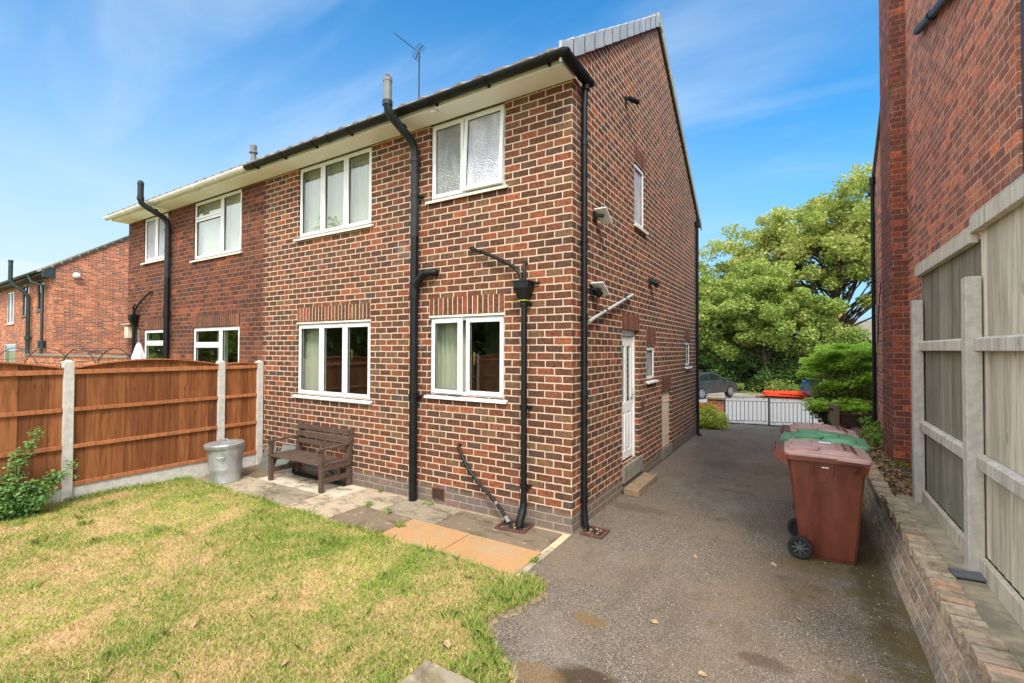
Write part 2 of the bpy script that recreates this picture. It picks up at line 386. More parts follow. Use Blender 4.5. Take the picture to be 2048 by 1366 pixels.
def cloth_mat():
    m, t = newmat('curtain_cloth')
    ob = t.obj(); col = t.mix(t.noise(t.map(ob, sc=(1,1,0.1)), 30.0, 2.0), S(226,222,200), S(244,240,222))
    a = P(t, col=col, rough=0.9); b = t.n('ShaderNodeBsdfTranslucent', {'Color': (0.6, 0.58, 0.46, 1)})
    t.out(t.n('ShaderNodeMixShader', {0: 0.35, 1: a, 2: b})); return m
M['curtain'] = cloth_mat()
def glass_mat(name, tint=(0.90, 0.94, 0.91), boost=0.8, base=0.07):
    m, t = newmat(name)
    tr = t.n('ShaderNodeBsdfTransparent', {'Color': tint+(1,)})
    gl = t.n('ShaderNodeBsdfGlossy', {'Color': (1,1,1,1), 'Roughness': 0.0})
    fc = t.n('ShaderNodeLayerWeight', {'Blend': 0.5}, out=1)
    f = t.m('ADD', t.m('MULTIPLY', t.m('POWER', fc, 4.0), boost), base, clamp=True)
    t.out(t.n('ShaderNodeMixShader', {0: f, 1: tr, 2: gl})); return m
M['glass'] = glass_mat('window_glass')
M['carglass'] = basic('car_glass', (0.012, 0.015, 0.016), 0.06, 2.0, 0.1, spec=0.9)
def frost_mat(name, ca, cb):
    m, t = newmat(name); ob = t.obj()
    v = t.n('ShaderNodeTexVoronoi', {'Vector': ob, 'Scale': 75.0, 'Randomness': 1.0}, feature='SMOOTH_F1')
    v2 = t.noise(ob, 34.0, 4.0, 0.6, 1.0)
    nrm = t.bump(t.m('ADD', v, v2), 0.8, 0.02)
    big = t.noise(t.map(ob, sc=(2.0, 2.0, 1.1)), 1.6, 4.0, 0.55, 0.8)
    sx = t.n('ShaderNodeSeparateXYZ', {0: ob}, out=None).outputs[0]
    col = t.mix(t.ss(big, 0.38, 0.66), ca, cb)
    tr = t.n('ShaderNodeBsdfTranslucent', {'Color': (0.5, 0.52, 0.55, 1)})
    a = P(t, col=col, rough=0.12, normal=nrm, spec=1.0)
    t.out(t.n('ShaderNodeMixShader', {0: 0.12, 1: a, 2: tr})); return m
M['frost'] = frost_mat('frosted_glass', S(146,148,146), S(178,182,180))
M['frostl'] = frost_mat('frosted_glass_light', S(194,196,204), S(220,222,230))

def wood_mat(name, c1, c2, c3, grain=1.0, green=None, rough=0.8, stain=0.4):
    m, t = newmat(name); ob = t.obj(); rn = t.attr('rnd')
    off = t.n('ShaderNodeCombineXYZ', {0: t.m('MULTIPLY', rn, 31.0), 1: t.m('MULTIPLY', rn, 17.0), 2: t.m('MULTIPLY', rn, 9.0)})
    p_ = t.n('ShaderNodeVectorMath', {0: t.map(ob, sc=(26, 26, 1.6)), 1: off}, operation='ADD')
    g = t.noise(p_, grain, 5.0, 0.6, 0.6)
    wv = t.noise(t.n('ShaderNodeVectorMath', {0: t.map(ob, sc=(9, 9, 0.9)), 1: off}, operation='ADD'), 1.0, 4.0, 0.6, 1.6)
    base = t.ramp(rn, [(0.0, c1), (0.35, c2), (0.7, c3), (1.0, c1)])
    dk = t.n('ShaderNodeHueSaturation', {'Hue': 0.495, 'Saturation': 1.0, 'Value': 0.62, 'Fac': 1.0, 'Color': base})
    col = t.mix(t.ss(g, 0.42, 0.70), base, dk)
    col = t.mix(t.m('MULTIPLY', t.ss(wv, 0.5, 0.62), stain), col, dk)
    # knots
    vr = t.n('ShaderNodeTexVoronoi', {'Vector': t.n('ShaderNodeVectorMath', {0: t.map(ob, sc=(7, 7, 2.6)), 1: off}, operation='ADD'), 'Scale': 1.0}, feature='F1')
    kn = t.m('SUBTRACT', 1.0, t.ss(vr, 0.06, 0.13))
    col = t.mix(t.m('MULTIPLY', kn, 0.7), col, tuple(x*0.32 for x in c1))
    if green:
        zc = t.n('ShaderNodeSeparateXYZ', {0: ob}, out=None).outputs[2]
        gn = t.noise(t.map(ob, sc=(2.2, 2.2, 0.8)), 2.0, 5.0, 0.6)
        col = t.mix(t.m('MULTIPLY', t.ss(gn, 0.48, 0.68), 0.55), col, green)
    t.out(P(t, col=col, rough=rough, normal=t.bump(g, 0.5, 0.004), spec=0.3)); return m
M['fence'] = wood_mat('fence_brown', S(142,88,48), S(116,68,36), S(158,100,56), stain=0.8)
M['rail'] = wood_mat('fence_rail_brown', S(170,108,66), S(158,98,58), S(176,114,72), stain=0.2)
M['greyf'] = wood_mat('fence_grey', S(214,206,186), S(186,178,160), S(230,222,202), green=S(168,168,144), stain=0.6)
M['greyf2'] = wood_mat('fence_grey_far', S(150,146,130), S(132,128,114), S(164,158,142), green=S(116,122,100), stain=0.6)
M['greyrail'] = wood_mat('fence_rail_grey', S(208,204,194), S(200,192,174), S(222,214,198), green=S(168,166,142), stain=0.3)
M['oldfence'] = wood_mat('old_low_fence', S(128,112,86), S(112,98,74), S(140,122,94))
M['darkw'] = wood_mat('dark_gate_wood', S(74,52,42), S(62,46,38), S(84,58,46))

def leaf_mat(name, stops, rough=0.55, trans=0.35, big=0.5):
    m, t = newmat(name); rn = t.attr('rnd'); ob = t.obj()
    bn = t.noise(ob, big, 3.0, 0.6)
    f = t.m('ADD', t.m('MULTIPLY', rn, 0.62), t.m('MULTIPLY', t.rng(bn, 0.3, 0.7, 0.0, 1.0), 0.38), clamp=True)
    col = t.ramp(f, stops)
    a = P(t, col=col, rough=rough, spec=0.35); b = t.n('ShaderNodeBsdfTranslucent', {'Color': t.mix(0.5, col, (0.25, 0.4, 0.05))})
    t.out(t.n('ShaderNodeMixShader', {0: trans, 1: a, 2: b})); return m
M['leaf_maple'] = leaf_mat('maple_leaf', [(0.0, S(112,132,60)), (0.3, S(152,164,80)), (0.55, S(182,186,100)), (0.8, S(208,206,126)), (0.94, S(224,198,136)), (1.0, S(220,164,114))], big=0.35, trans=0.5)
M['leaf_lime'] = leaf_mat('lime_green_leaf', [(0.0, S(100,126,56)), (0.35, S(142,162,76)), (0.7, S(176,188,100)), (0.93, S(208,204,124)), (1.0, S(214,172,116))], big=0.5, trans=0.5)
M['leaf_green'] = leaf_mat('mid_green_leaf', [(0.0, S(96,120,54)), (0.4, S(136,156,76)), (0.75, S(168,182,98)), (1.0, S(204,200,124))], big=0.5, trans=0.48)
M['leaf_dark'] = leaf_mat('dark_green_leaf', [(0.0, S(40,62,28)), (0.4, S(66,94,42)), (0.8, S(98,128,58)), (1.0, S(140,152,84))], big=0.8, trans=0.25)
M['leaf_conifer'] = leaf_mat('conifer_spray', [(0.0, S(140,178,58)), (0.4, S(180,214,80)), (0.8, S(214,238,108)), (1.0, S(232,244,136))], big=1.5, trans=0.62)
M['leaf_cbrown'] = leaf_mat('conifer_brown', [(0.0, S(66,48,32)), (0.5, S(112,78,48)), (1.0, S(160,104,60))], trans=0.15)
M['leaf_spirea'] = leaf_mat('spirea_leaf', [(0.0, S(182,204,80)), (0.4, S(212,224,96)), (0.75, S(238,240,124)), (1.0, S(248,226,116))], big=3.0, trans=0.5)
M['leaf_spireatop'] = leaf_mat('spirea_tip', [(0.0, S(236,200,90)), (0.6, S(240,180,84)), (1.0, S(232,146,76))], big=3.0)
M['leaf_rose'] = leaf_mat('rose_leaf', [(0.0, S(70,104,58)), (0.4, S(96,136,72)), (0.75, S(128,162,88)), (1.0, S(176,188,96))], big=4.0, trans=0.3)
M['leaf_weed'] = leaf_mat('weed_leaf', [(0.0, S(76,116,44)), (1.0, S(150,176,70))], big=4.0)

def grass_col(t, ob, rn=None):
    n1 = t.noise(t.map(ob, sc=(1, 1, 0)), 1.35, 5.0, 0.66, 0.5)
    n2 = t.noise(t.map(ob, sc=(1, 1, 0), loc=(5, 9, 0)), 3.4, 4.0, 0.6)
    sp_ = t.n('ShaderNodeSeparateXYZ', {0: ob}, out=None)
    # greener band along the patio, drier towards the middle and the drive edge
    gy = t.ss(sp_.outputs[1], -2.3, -1.15)
    f = t.m('ADD', t.m('ADD', t.m('MULTIPLY', t.m('SUBTRACT', n1, 0.5), 2.2), t.m('MULTIPLY', t.m('SUBTRACT', n2, 0.5), 1.1)), t.m('ADD', 0.40, t.m('MULTIPLY', gy, 0.28)))
    if rn is not None: f = t.m('ADD', f, t.m('MULTIPLY', t.m('SUBTRACT', rn, 0.5), 1.25))
    return t.ramp(f, [(0.0, S(232,200,160)), (0.18, S(220,190,142)), (0.36, S(208,190,122)), (0.56, S(186,186,98)), (0.78, S(154,174,76)), (1.0, S(122,154,62))])
def grass_mats():
    m, t = newmat('lawn_ground'); ob = t.obj()
    col = grass_col(t, ob)
    fn = t.noise(ob, 160.0, 3.0, 0.7)
    col = t.mix(t.m('MULTIPLY', t.ss(fn, 0.35, 0.65), 0.75), col, S(104,94,54))  # darker mottling paints in the shaded gaps between grass blades
    t.out(P(t, col=col, rough=0.95, normal=t.bump(fn, 0.6, 0.01), spec=0.1)); M['lawn'] = m
    m, t = newmat('grass_blade'); ob = t.obj(); rn = t.attr('rnd')
    col = grass_col(t, ob, rn)
    a = P(t, col=col, rough=0.7, spec=0.2); b = t.n('ShaderNodeBsdfTranslucent', {'Color': col})
    t.out(t.n('ShaderNodeMixShader', {0: 0.3, 1: a, 2: b})); M['blade'] = m
    m, t = newmat('tall_grass_blade'); rn = t.attr('rnd')
    col = t.ramp(rn, [(0.0, S(112,146,56)), (0.4, S(146,172,74)), (0.7, S(176,188,98)), (0.9, S(206,190,130)), (1.0, S(222,194,146))])
    a = P(t, col=col, rough=0.7, spec=0.2); b = t.n('ShaderNodeBsdfTranslucent', {'Color': col})
    t.out(t.n('ShaderNodeMixShader', {0: 0.3, 1: a, 2: b})); M['tuft'] = m
grass_mats()
def tarmac_mat():
    m, t = newmat('tarmac'); ob = t.obj()
    v = t.n('ShaderNodeTexVoronoi', {'Vector': ob, 'Scale': 150.0}, out=None, feature='F1')
    cs = t.n('ShaderNodeSeparateColor', {0: v.outputs[1]}, out=None)
    stone = t.ramp(cs.outputs[0], [(0.0, S(82,73,64)), (0.25, S(106,96,85)), (0.5, S(122,111,99)), (0.72, S(136,125,112)), (0.88, S(150,139,125)), (0.975, S(182,171,156))], 'CONSTANT')
    fn = t.noise(ob, 60.0, 4.0, 0.7)
    col = t.mix(t.m('MULTIPLY', t.ss(v.outputs[0], 0.4, 0.85), 0.5), stone, S(88,78,68))
    big = t.noise(t.map(ob, sc=(1, 1, 0)), 0.8, 5.0, 0.62)
    col = t.mix(t.m('MULTIPLY', t.ss(big, 0.42, 0.70), 0.5), col, S(134,112,88))
    col = t.mix(t.m('MULTIPLY', t.ss(t.noise(t.map(ob, sc=(1.6, 0.5, 0), loc=(7, 3, 0)), 1.7, 6.0, 0.72), 0.5, 0.66), 0.45), col, S(96,84,70))
    light = t.noise(t.map(ob, sc=(1, 0.5, 0), loc=(3, 3, 0)), 1.3, 4.0, 0.6)
    col = t.mix(t.m('MULTIPLY', t.ss(light, 0.52, 0.72), 0.35), col, S(150,140,130))
    # moss and darker patches of set shapes, one a long strip along the wall
    ms = t.noise(t.map(ob, sc=(1, 1, 0), loc=(11, 4, 0)), 1.9, 6.0, 0.68)
    sp_ = t.n('ShaderNodeSeparateXYZ', {0: ob}, out=None); x_, y_ = sp_.outputs[0], sp_.outputs[1]
    near_wall = t.ss(x_, 1.7, 2.75)
    mm = t.m('MULTIPLY', t.ss(t.m('ADD', ms, t.m('MULTIPLY', near_wall, 0.13)), 0.56, 0.70), 0.75)
    col = t.mix(mm, col, t.mix(fn, S(74,62,30), S(112,98,52)))
    def blob(cx, cy_, rx, ry, s=1.0):
        a = t.m('DIVIDE', t.m('SUBTRACT', x_, cx), rx); b = t.m('DIVIDE', t.m('SUBTRACT', y_, cy_), ry)
        r_ = t.m('SQRT', t.m('ADD', t.m('MULTIPLY', a, a), t.m('MULTIPLY', b, b)))
        r_ = t.m('ADD', r_, t.m('MULTIPLY', t.m('SUBTRACT', t.noise(ob, 7.0, 4.0, 0.65), 0.5), 1.1))
        return t.m('MULTIPLY', t.m('SUBTRACT', 1.0, t.ss(r_, 0.55, 1.05)), s)
    for cx, cy_, rx, ry, s, c in [(1.02, -2.03, 0.27, 0.15, 0.85, S(66,50,32)), (0.78, -1.42, 0.16, 0.08, 0.6, S(120,92,44)), (0.72, -2.12, 0.2, 0.12, 0.6, S(122,96,56)),
                                  (1.9, -1.25, 0.20, 0.09, 0.6, S(74,58,42)), (2.3, 0.5, 0.6, 0.25, 0.45, S(96,84,40)), (2.62, 1.5, 0.18, 2.6, 0.7, S(70,58,38)), (0.35, 1.2, 0.5, 0.18, 0.5, S(84,72,58)), (1.5, 4.2, 1.2, 0.5, 0.4, S(84,74,60))]:
        col = t.mix(blob(cx, cy_, rx, ry, s), col, t.mix(t.ss(fn, 0.5, 0.75), c, tuple(k*2.0 for k in c)))
    # rusty iron-brown scatter further up the drive
    rs = t.noise(t.map(ob, sc=(1, 0.6, 0), loc=(2, 8, 0)), 2.6, 6.0, 0.7)
    col = t.mix(t.m('MULTIPLY', t.m('MULTIPLY', t.ss(rs, 0.56, 0.72), t.ss(y_, -1.0, 3.0)), 0.5), col, S(140,96,62))
    h_ = t.m('SUBTRACT', 1.0, v.outputs[0])
    t.out(P(t, col=col, rough=0.9, normal=t.bump(t.m('ADD', h_, fn), 0.9, 0.006), spec=0.25)); return m
M['tarmac'] = tarmac_mat()
def slab_mat():
    m, t = newmat('paving_slab'); ob = t.obj(); rn = t.attr('rnd')
    base = t.ramp(rn, [(0.0, S(172,156,132)), (0.2, S(146,134,114)), (0.4, S(178,160,136)), (0.6, S(122,106,88)), (0.75, S(176,136,94)), (0.92, S(202,188,166))], 'CONSTANT')
    off = t.n('ShaderNodeCombineXYZ', {0: t.m('MULTIPLY', rn, 37.0), 1: t.m('MULTIPLY', rn, 11.0), 2: 0.0})
    p_ = t.n('ShaderNodeVectorMath', {0: t.map(ob, sc=(1, 1.6, 1)), 1: off}, operation='ADD')
    s1 = t.noise(p_, 3.0, 7.0, 0.68, 0.6); s2 = t.noise(p_, 9.0, 6.0, 0.7, 0.4)
    isor = t.m('MULTIPLY', t.ss(rn, 0.745, 0.755), t.m('SUBTRACT', 1.0, t.ss(rn, 0.915, 0.925)))
    k = t.m('SUBTRACT', 1.0, t.m('MULTIPLY', isor, 0.72))
    col = t.mix(t.m('MULTIPLY', t.ss(s1, 0.46, 0.66), t.m('MULTIPLY', k, 0.7)), base, S(78,68,54))
    col = t.mix(t.m('MULTIPLY', t.ss(s2, 0.55, 0.72), t.m('MULTIPLY', k, 0.55)), col, S(198,184,160))
    col = t.mix(t.m('MULTIPLY', isor, t.m('MULTIPLY', t.ss(s1, 0.49, 0.60), 0.75)), col, S(168,146,116))
    col = t.mix(t.m('MULTIPLY', isor, t.m('MULTIPLY', t.ss(s2, 0.56, 0.68), 0.5)), col, S(128,104,74))
    mo = t.noise(t.map(ob, loc=(4, 4, 0)), 1.7, 5.0, 0.6)
    col = t.mix(t.m('MULTIPLY', t.ss(mo, 0.56, 0.68), t.m('MULTIPLY', k, 0.4)), col, S(122,112,60))
    fn = t.noise(ob, 90.0, 3.0, 0.7)
    col = t.mix(t.m('MULTIPLY', t.ss(fn, 0.5, 0.75), 0.3), col, S(84,72,58))
    t.out(P(t, col=col, rough=0.85, normal=t.bump(t.m('ADD', fn, t.m('MULTIPLY', s1, 2.0)), 0.5, 0.008), spec=0.25)); return m
M['slab'] = slab_mat()
def soil_mat():
    m, t = newmat('soil_bed'); ob = t.obj()
    v = t.n('ShaderNodeTexVoronoi', {'Vector': ob, 'Scale': 26.0}, out=None)
    cs = t.n('ShaderNodeSeparateColor', {0: v.outputs[1]}, out=None)
    col = t.ramp(cs.outputs[0], [(0.0, S(66,56,44)), (0.3, S(98,84,64)), (0.55, S(128,114,90)), (0.8, S(154,140,112)), (0.93, S(120,124,70))], 'CONSTANT')
    col = t.mix(t.noise(ob, 40.0, 4.0), col, S(80,68,52))
    t.out(P(t, col=col, rough=0.95, normal=t.bump(v.outputs[0], 1.0, 0.03), spec=0.15)); return m
M['soil'] = soil_mat()
M['edge_soil'] = basic('edge_soil', S(108,92,68), 0.95, 22.0, 0.35, 0.8, 60, c2=S(146,128,96), bd=0.01)
M['joint'] = basic('joint_sand', S(196,174,138), 0.95, 30.0, 0.25, 0.6, 90)
M['ground'] = basic('bare_ground', S(112,104,70), 0.95, 2.0, 0.3, 0.5, 20, c2=S(120,128,66))
M['bank'] = basic('verge_ground', S(74,92,42), 0.95, 1.0, 0.4, 0.6, 12, c2=S(116,120,62))
M['capb'] = basic('capping_brick', S(140,108,90), 0.9, 5.0, 0.25, 0.7, 60, c2=S(162,132,112), bd=0.006)
def capb():
    m, t = newmat('capping_brick_var'); ob = t.obj(); rn = t.attr('rnd')
    base = t.ramp(rn, [(0.0, S(178,160,136)), (0.3, S(194,178,150)), (0.55, S(166,148,128)), (0.78, S(196,160,134)), (0.9, S(168,156,132))], 'CONSTANT')
    n1 = t.noise(ob, 22.0, 5.0, 0.68); n2 = t.noise(ob, 6.0, 4.0, 0.6)
    col = t.mix(t.m('MULTIPLY', t.ss(n1, 0.45, 0.7), 0.8), base, S(122,108,88))
    col = t.mix(t.m('MULTIPLY', t.ss(n2, 0.5, 0.66), 0.6), col, S(112,102,62))
    t.out(P(t, col=col, rough=0.92, normal=t.bump(n1, 0.8, 0.008), spec=0.2)); return m
M['capb'] = capb()

C = 0.0855
# ------------------------------------------------------------------ setting: terrain
def gz(x, y):
    pts = [(-60, -0.03), (7.2, -0.03), (9.0, -0.14), (11.3, -0.32), (13.0, -0.40), (28.0, -0.83), (31, -0.35), (36, 0.2), (60, 0.5), (400, 0.0)]
    for (a, za), (b, zb) in zip(pts, pts[1:]):
        if y <= b: return za+(zb-za)*(y-a)/(b-a)
    return 0.0
mb = MB()
ys = [-400, -60, -20, -8, 0, 4, 7.2, 8, 9, 10, 11.3, 13, 16, 20, 24, 28, 29.5, 31, 33.5, 36, 45, 60, 120, 400]
xs = [-400, -60, -20, -6, 0, 4, 10, 20, 60, 400]
for j in range(len(ys)-1):
    for i in range(len(xs)-1):
        q = [(xs[i], ys[j]), (xs[i+1], ys[j]), (xs[i+1], ys[j+1]), (xs[i], ys[j+1])]
        mb.mat = 1 if ys[j] >= 28 else 0
        mb.add([(a, b, gz(a, b)-0.01) for a, b in q], [(0,1,2,3)])
tag(mb.build('ground', [M['ground'], M['bank']]), kind='structure')
# drive (tarmac) with an irregular lawn edge
left = [(0.98, -6.5), (0.95, -3.2), (0.80, -2.55), (0.66, -2.3), (0.42, -2.12), (0.22, -2.0), (0.12, -1.86), (0.17, -1.7), (0.24, -1.45), (0.26, -1.22), (0.16, -1.1), (0.0, -1.02), (0.01, -0.5), (0.0, 0.0)]
mb = MB()
lp = left+[(0.0, y) for y in (1, 2.5, 4, 6, 7.3)]+[(-0.7, 7.32), (-0.7, 8.0), (-0.5, 9.0), (-0.2, 10.0), (0.0, 11.5)]
for a, b in zip(lp, lp[1:]):
    if abs(a[1]-b[1]) < 1e-6: continue
    if b[1] <= a[1]: continue
    xr = lambda y: 2.86 if y < 5 else 2.86-(y-5)*0.04
    n = max(1, int((b[1]-a[1])/0.8))
    for k in range(n):
        y0 = a[1]+(b[1]-a[1])*k/n; y1 = a[1]+(b[1]-a[1])*(k+1)/n
        x0 = a[0]+(b[0]-a[0])*k/n; x1 = a[0]+(b[0]-a[0])*(k+1)/n
        mb.add([(x0, y0, gz(0, y0)+0.03), (xr(y0), y0, gz(0, y0)+0.03), (xr(y1), y1, gz(0, y1)+0.03), (x1, y1, gz(0, y1)+0.03)], [(0,1,2,3)])
drv = mb.build('driveway', M['tarmac']); tag(drv, kind='structure')
mb = MB()
for y0, y1 in ((11.9, 13), (13, 20), (20, 28)):
    mb.add([(-60, y0, gz(0,y0)+0.015), (60, y0, gz(0,y0)+0.015), (60, y1, gz(0,y1)+0.015), (-60, y1, gz(0,y1)+0.015)], [(0,1,2,3)])
tag(mb.build('road', M['asphalt_far']), kind='structure')
mb = MB(); mb.box(-60, 0.0, 11.55, 11.9, -0.42, -0.26); mb.box(2.6, 60, 11.55, 11.9, -0.42, -0.26)
mb.box(-60, 60, 27.95, 28.1, -0.9, -0.72)
tag(mb.build('kerb', M['concrete_old']), kind='structure')

# lawn
def lawn_z(x, y):
    e = min(1.0, max(0.0, (-1.16-y)/0.5)); l = min(1, max(0, (-x-1)/4.0))
    return 0.012+0.035*e*l+0.008*math.sin(x*2.1+1)*math.cos(y*1.7)*e
edge = [(p[0], p[1]) for p in left[:11]]
def edge_x(y):
    for a, b in zip(edge, edge[1:]):
        if a[1] <= y <= b[1]: return a[0]+(b[0]-a[0])*(y-a[1])/(b[1]-a[1])
    return edge[-1][0] if y > edge[-1][1] else 0.95
mb = MB(); ny = 60; nx = 60; g = []
for j in range(ny+1):
    y = -7.0+(7.0-1.14)*j/ny
    ex = edge_x(y)
    for i in range(nx+1):
        x = -5.9+(ex+5.9)*i/nx
        g.append((x, y, lawn_z(x, y)))
mb.add(g, [(j*(nx+1)+i, j*(nx+1)+i+1, (j+1)*(nx+1)+i+1, (j+1)*(nx+1)+i) for j in range(ny) for i in range(nx)])
tag(mb.build('lawn', M['lawn'], smooth=True), kind='structure')
mb = MB(); mb.add([(-26, -9, 0.0), (-5.95, -9, 0.0), (-5.95, 0, 0.0), (-26, 0, 0.0)], [(0,1,2,3)])
tag(mb.build('neighbour_lawn', M['lawn']), kind='structure')

mb = MB(); prev = None; re_ = random.Random(6)
for k in range(150):
    y = -6.0+(6.0-1.04)*k/149; ex = edge_x(y); w_ = 0.05+0.05*abs(math.sin(k*0.37))+re_.uniform(0, 0.035)
    cur_ = ((ex-0.08, y, 0.011), (ex+w_, y, 0.0045))
    if prev: mb.add([prev[0], prev[1], cur_[1], cur_[0]], [(0,1,2,3)])
    prev = cur_
tag(mb.build('lawn_edge_soil', M['edge_soil']), kind='structure')
# patio paving: slabs as one paved surface, joints of sandy mortar beneath
mb = MB(); mb.box(-5.86, 0.0, -1.15, 0.0, -0.05, -0.012)
tag(mb.build('patio_bed', M['joint']), kind='structure')
mb = MB(); RS = random.Random(3)
def slab(x0, x1, y0, y1, rv, dz=0.0):
    mb.cur = rv
    g_ = 0.009; cut = 0.004
    x0 += g_; x1 -= g_; y0 += g_; y1 -= g_
    z = 0.002+dz
    j = lambda: RS.uniform(-0.007, 0.007)
    c = [(x0+j(), y0+j()), (x1+j(), y0+j()), (x1+j(), y1+j()), (x0+j(), y1+j())]
    tl = [RS.uniform(-0.002, 0.003) for _ in c]
    pts = [(a, b, -0.04) for a, b in c]+[(a, b, z+t_) for (a, b), t_ in zip(c, tl)]
    mb.add(pts, [(4,5,6,7), (0,1,5,4), (1,2,6,5), (2,3,7,6), (3,0,4,7)])
rows_far = [(-5.86,-5.02,0.62), (-5.02,-4.15,0.97), (-4.15,-3.2,0.98), (-3.2,-2.35,0.05), (-2.35,-1.46,0.3), (-1.46,-0.08,0.65)]
rows_near = [(-5.86,-5.3,0.35), (-5.3,-4.4,0.1), (-4.4,-3.5,0.25), (-3.5,-2.65,0.45), (-2.65,-1.78,0.63), (-1.78,-0.93,0.8), (-0.93,-0.05,0.82)]
for a, b, r_ in rows_far: slab(a, b, -0.57, -0.035, r_)
for a, b, r_ in rows_near: slab(a, b, -1.13, -0.57, r_)
slab(0.08, 0.50, -3.1, -2.40, 0.3, 0.024)
tag(mb.build('patio_paving', M['slab'], bevel=0.004), kind='structure')
mb = MB(); mb.box(-0.045, 0.015, -1.05, -0.42, -0.05, 0.006)
tag(mb.build('edging_strip', M['concrete_old'], bevel=0.004), kind='structure')

# ------------------------------------------------------------------ grass blades
rs = np.random.default_rng(5)
def blades(n, xr, yr, hmin, hmax, wd, keep, name, mat, label, lean=0.6, zf=None, kindlab='grass'):
    x = rs.uniform(xr[0], xr[1], n); y = rs.uniform(yr[0], yr[1], n)
    k = keep(x, y); x = x[k]; y = y[k]; n = len(x)
    h = rs.uniform(hmin, hmax, n); a = rs.uniform(0, 2*np.pi, n); b = rs.uniform(0, 2*np.pi, n); l = h*rs.uniform(0.1, lean, n)
    z = np.full(n, 0.008) if zf is None else zf(x, y)
    base = np.stack([x, y, z], 1); sdv = np.stack([np.cos(a), np.sin(a), 0*a], 1)*wd/2
    tip = base+np.stack([np.cos(b)*l, np.sin(b)*l, h], 1)
    mid = base+np.stack([np.cos(b)*l*0.35, np.sin(b)*l*0.35, h*0.6], 1)
    V = np.stack([base-sdv, base+sdv, mid+sdv*0.8, tip, mid-sdv*0.8], 1).reshape(-1, 3)
    F = np.arange(5*n).reshape(n, 5)
    o = np_mesh(name, V, F, mat, {'rnd': rs.uniform(0, 1, n)})
    tag(o, label, kindlab, kind='stuff'); return o
ey = np.array([e[1] for e in edge]); ex_ = np.array([e[0] for e in edge])
def lz(x, y): return 0.010+0.035*np.clip((-1.16-y)/0.5, 0, 1)*np.clip((-x-1)/4, 0, 1)
def keep_lawn(x, y):
    d_ = np.hypot(x-CAM.x, y-CAM.y)
    p_ = np.clip(3.4/np.maximum(d_, 1.0), 0, 1)**1.5
    sl_ = ~((x > 0.09) & (x < 0.50) & (y > -3.1) & (y < -2.41))
    return (x < np.interp(y, ey, ex_)+0.02) & (rs.uniform(0, 1, len(x)) < p_) & sl_
blades(620000, (-5.88, 1.0), (-4.3, -1.15), 0.012, 0.034, 0.0048, keep_lawn, 'lawn_grass', M['blade'], 'short patchy lawn grass turning straw coloured', lean=1.3, zf=lz)
ccx = rs.uniform(-5.6, 0.2, 70); ccy = rs.uniform(-4.2, -1.3, 70); ccr = rs.uniform(0.025, 0.085, 70)
def keep_edge(x, y):
    w1 = (np.abs(x-np.interp(y, ey, ex_)+0.05) < 0.06+0.06*np.abs(np.sin(y*7))) & (y < -1.08)
    w1 &= rs.uniform(0, 1, len(x)) < 0.5+0.5*np.sin(y*9+1)
    w2 = (np.abs(y+1.17) < 0.035) & (x < 0.05) & (rs.uniform(0, 1, len(x)) < 0.25+0.25*np.sin(x*6))
    w3 = (x < -5.72) & (x > -5.86) & (y < -1.2) & (rs.uniform(0, 1, len(x)) < 0.5+0.4*np.sin(y*5))
    w4 = (np.hypot(x-0.45, y+2.35) < 0.2) | (np.hypot(x-0.62, y+2.6) < 0.2) | (np.hypot(x-0.2, y+1.3) < 0.12)| (np.hypot(x-0.0, y+1.55) < 0.1)
    sl_ = ~((x > 0.09) & (x < 0.50) & (y > -3.1) & (y < -2.41))
    w5 = np.zeros(len(x), bool)
    for a_, b_, c_ in zip(ccx, ccy, ccr): w5 |= (np.hypot(x-a_, y-b_) < c_) & (x < np.interp(y, ey, ex_)-0.05)
    w5 &= rs.uniform(0, 1, len(x)) < 0.55
    return (w1 | w2 | w3 | w4 | w5) & sl_
blades(260000, (-5.88, 1.0), (-4.3, -1.05), 0.03, 0.085, 0.0045, keep_edge, 'long_edge_grass', M['tuft'], 'longer green grass tufts along the lawn edges', lean=1.1, zf=lz)

# ------------------------------------------------------------------ walls
def wall(mb, plane, c, a0, a1, z0, z1, holes=(), depth=0.10, inward=1):
    """vertical wall in plane 'y' or 'x' at c; a = the other axis; holes (a0,a1,z0,z1); inward = sign of the inner side"""
    A = sorted({a0, a1, *[h[0] for h in holes if a0 < h[0] < a1], *[h[1] for h in holes if a0 < h[1] < a1]})
    Z = sorted({z0, z1, *[h[2] for h in holes if z0 < h[2] < z1], *[h[3] for h in holes if z0 < h[3] < z1]})
    mk = (lambda a, z, d=0.0: (a, c+d*inward, z)) if plane == 'y' else (lambda a, z, d=0.0: (c+d*inward, a, z))
    fl = (inward < 0) if plane == 'y' else (inward > 0)
    for i in range(len(A)-1):
        for j in range(len(Z)-1):
            am, zm = (A[i]+A[i+1])/2, (Z[j]+Z[j+1])/2
            if any(h[0] < am < h[1] and h[2] < zm < h[3] for h in holes): continue
            q = [(A[i],Z[j]), (A[i+1],Z[j]), (A[i+1],Z[j+1]), (A[i],Z[j+1])]
            mb.add([mk(*p) for p in q], [(0,1,2,3)], [q], flip=fl)
    for h in holes:
        q = [(h[0],h[2]), (h[1],h[2]), (h[1],h[3]), (h[0],h[3])]
        for k in range(4):
            p, r_ = q[k], q[(k+1)%4]
            uv = [(p[0], p[1]), (r_[0], r_[1]), (r_[0]+(depth if k%2 else 0), r_[1]+(0 if k%2 else depth)), (p[0]+(depth if k%2 else 0), p[1]+(0 if k%2 else depth))]
            mb.add([mk(*p), mk(*r_), mk(r_[0], r_[1], depth), mk(p[0], p[1], depth)], [(0,1,2,3)], [uv], flip=not fl)
    return mb
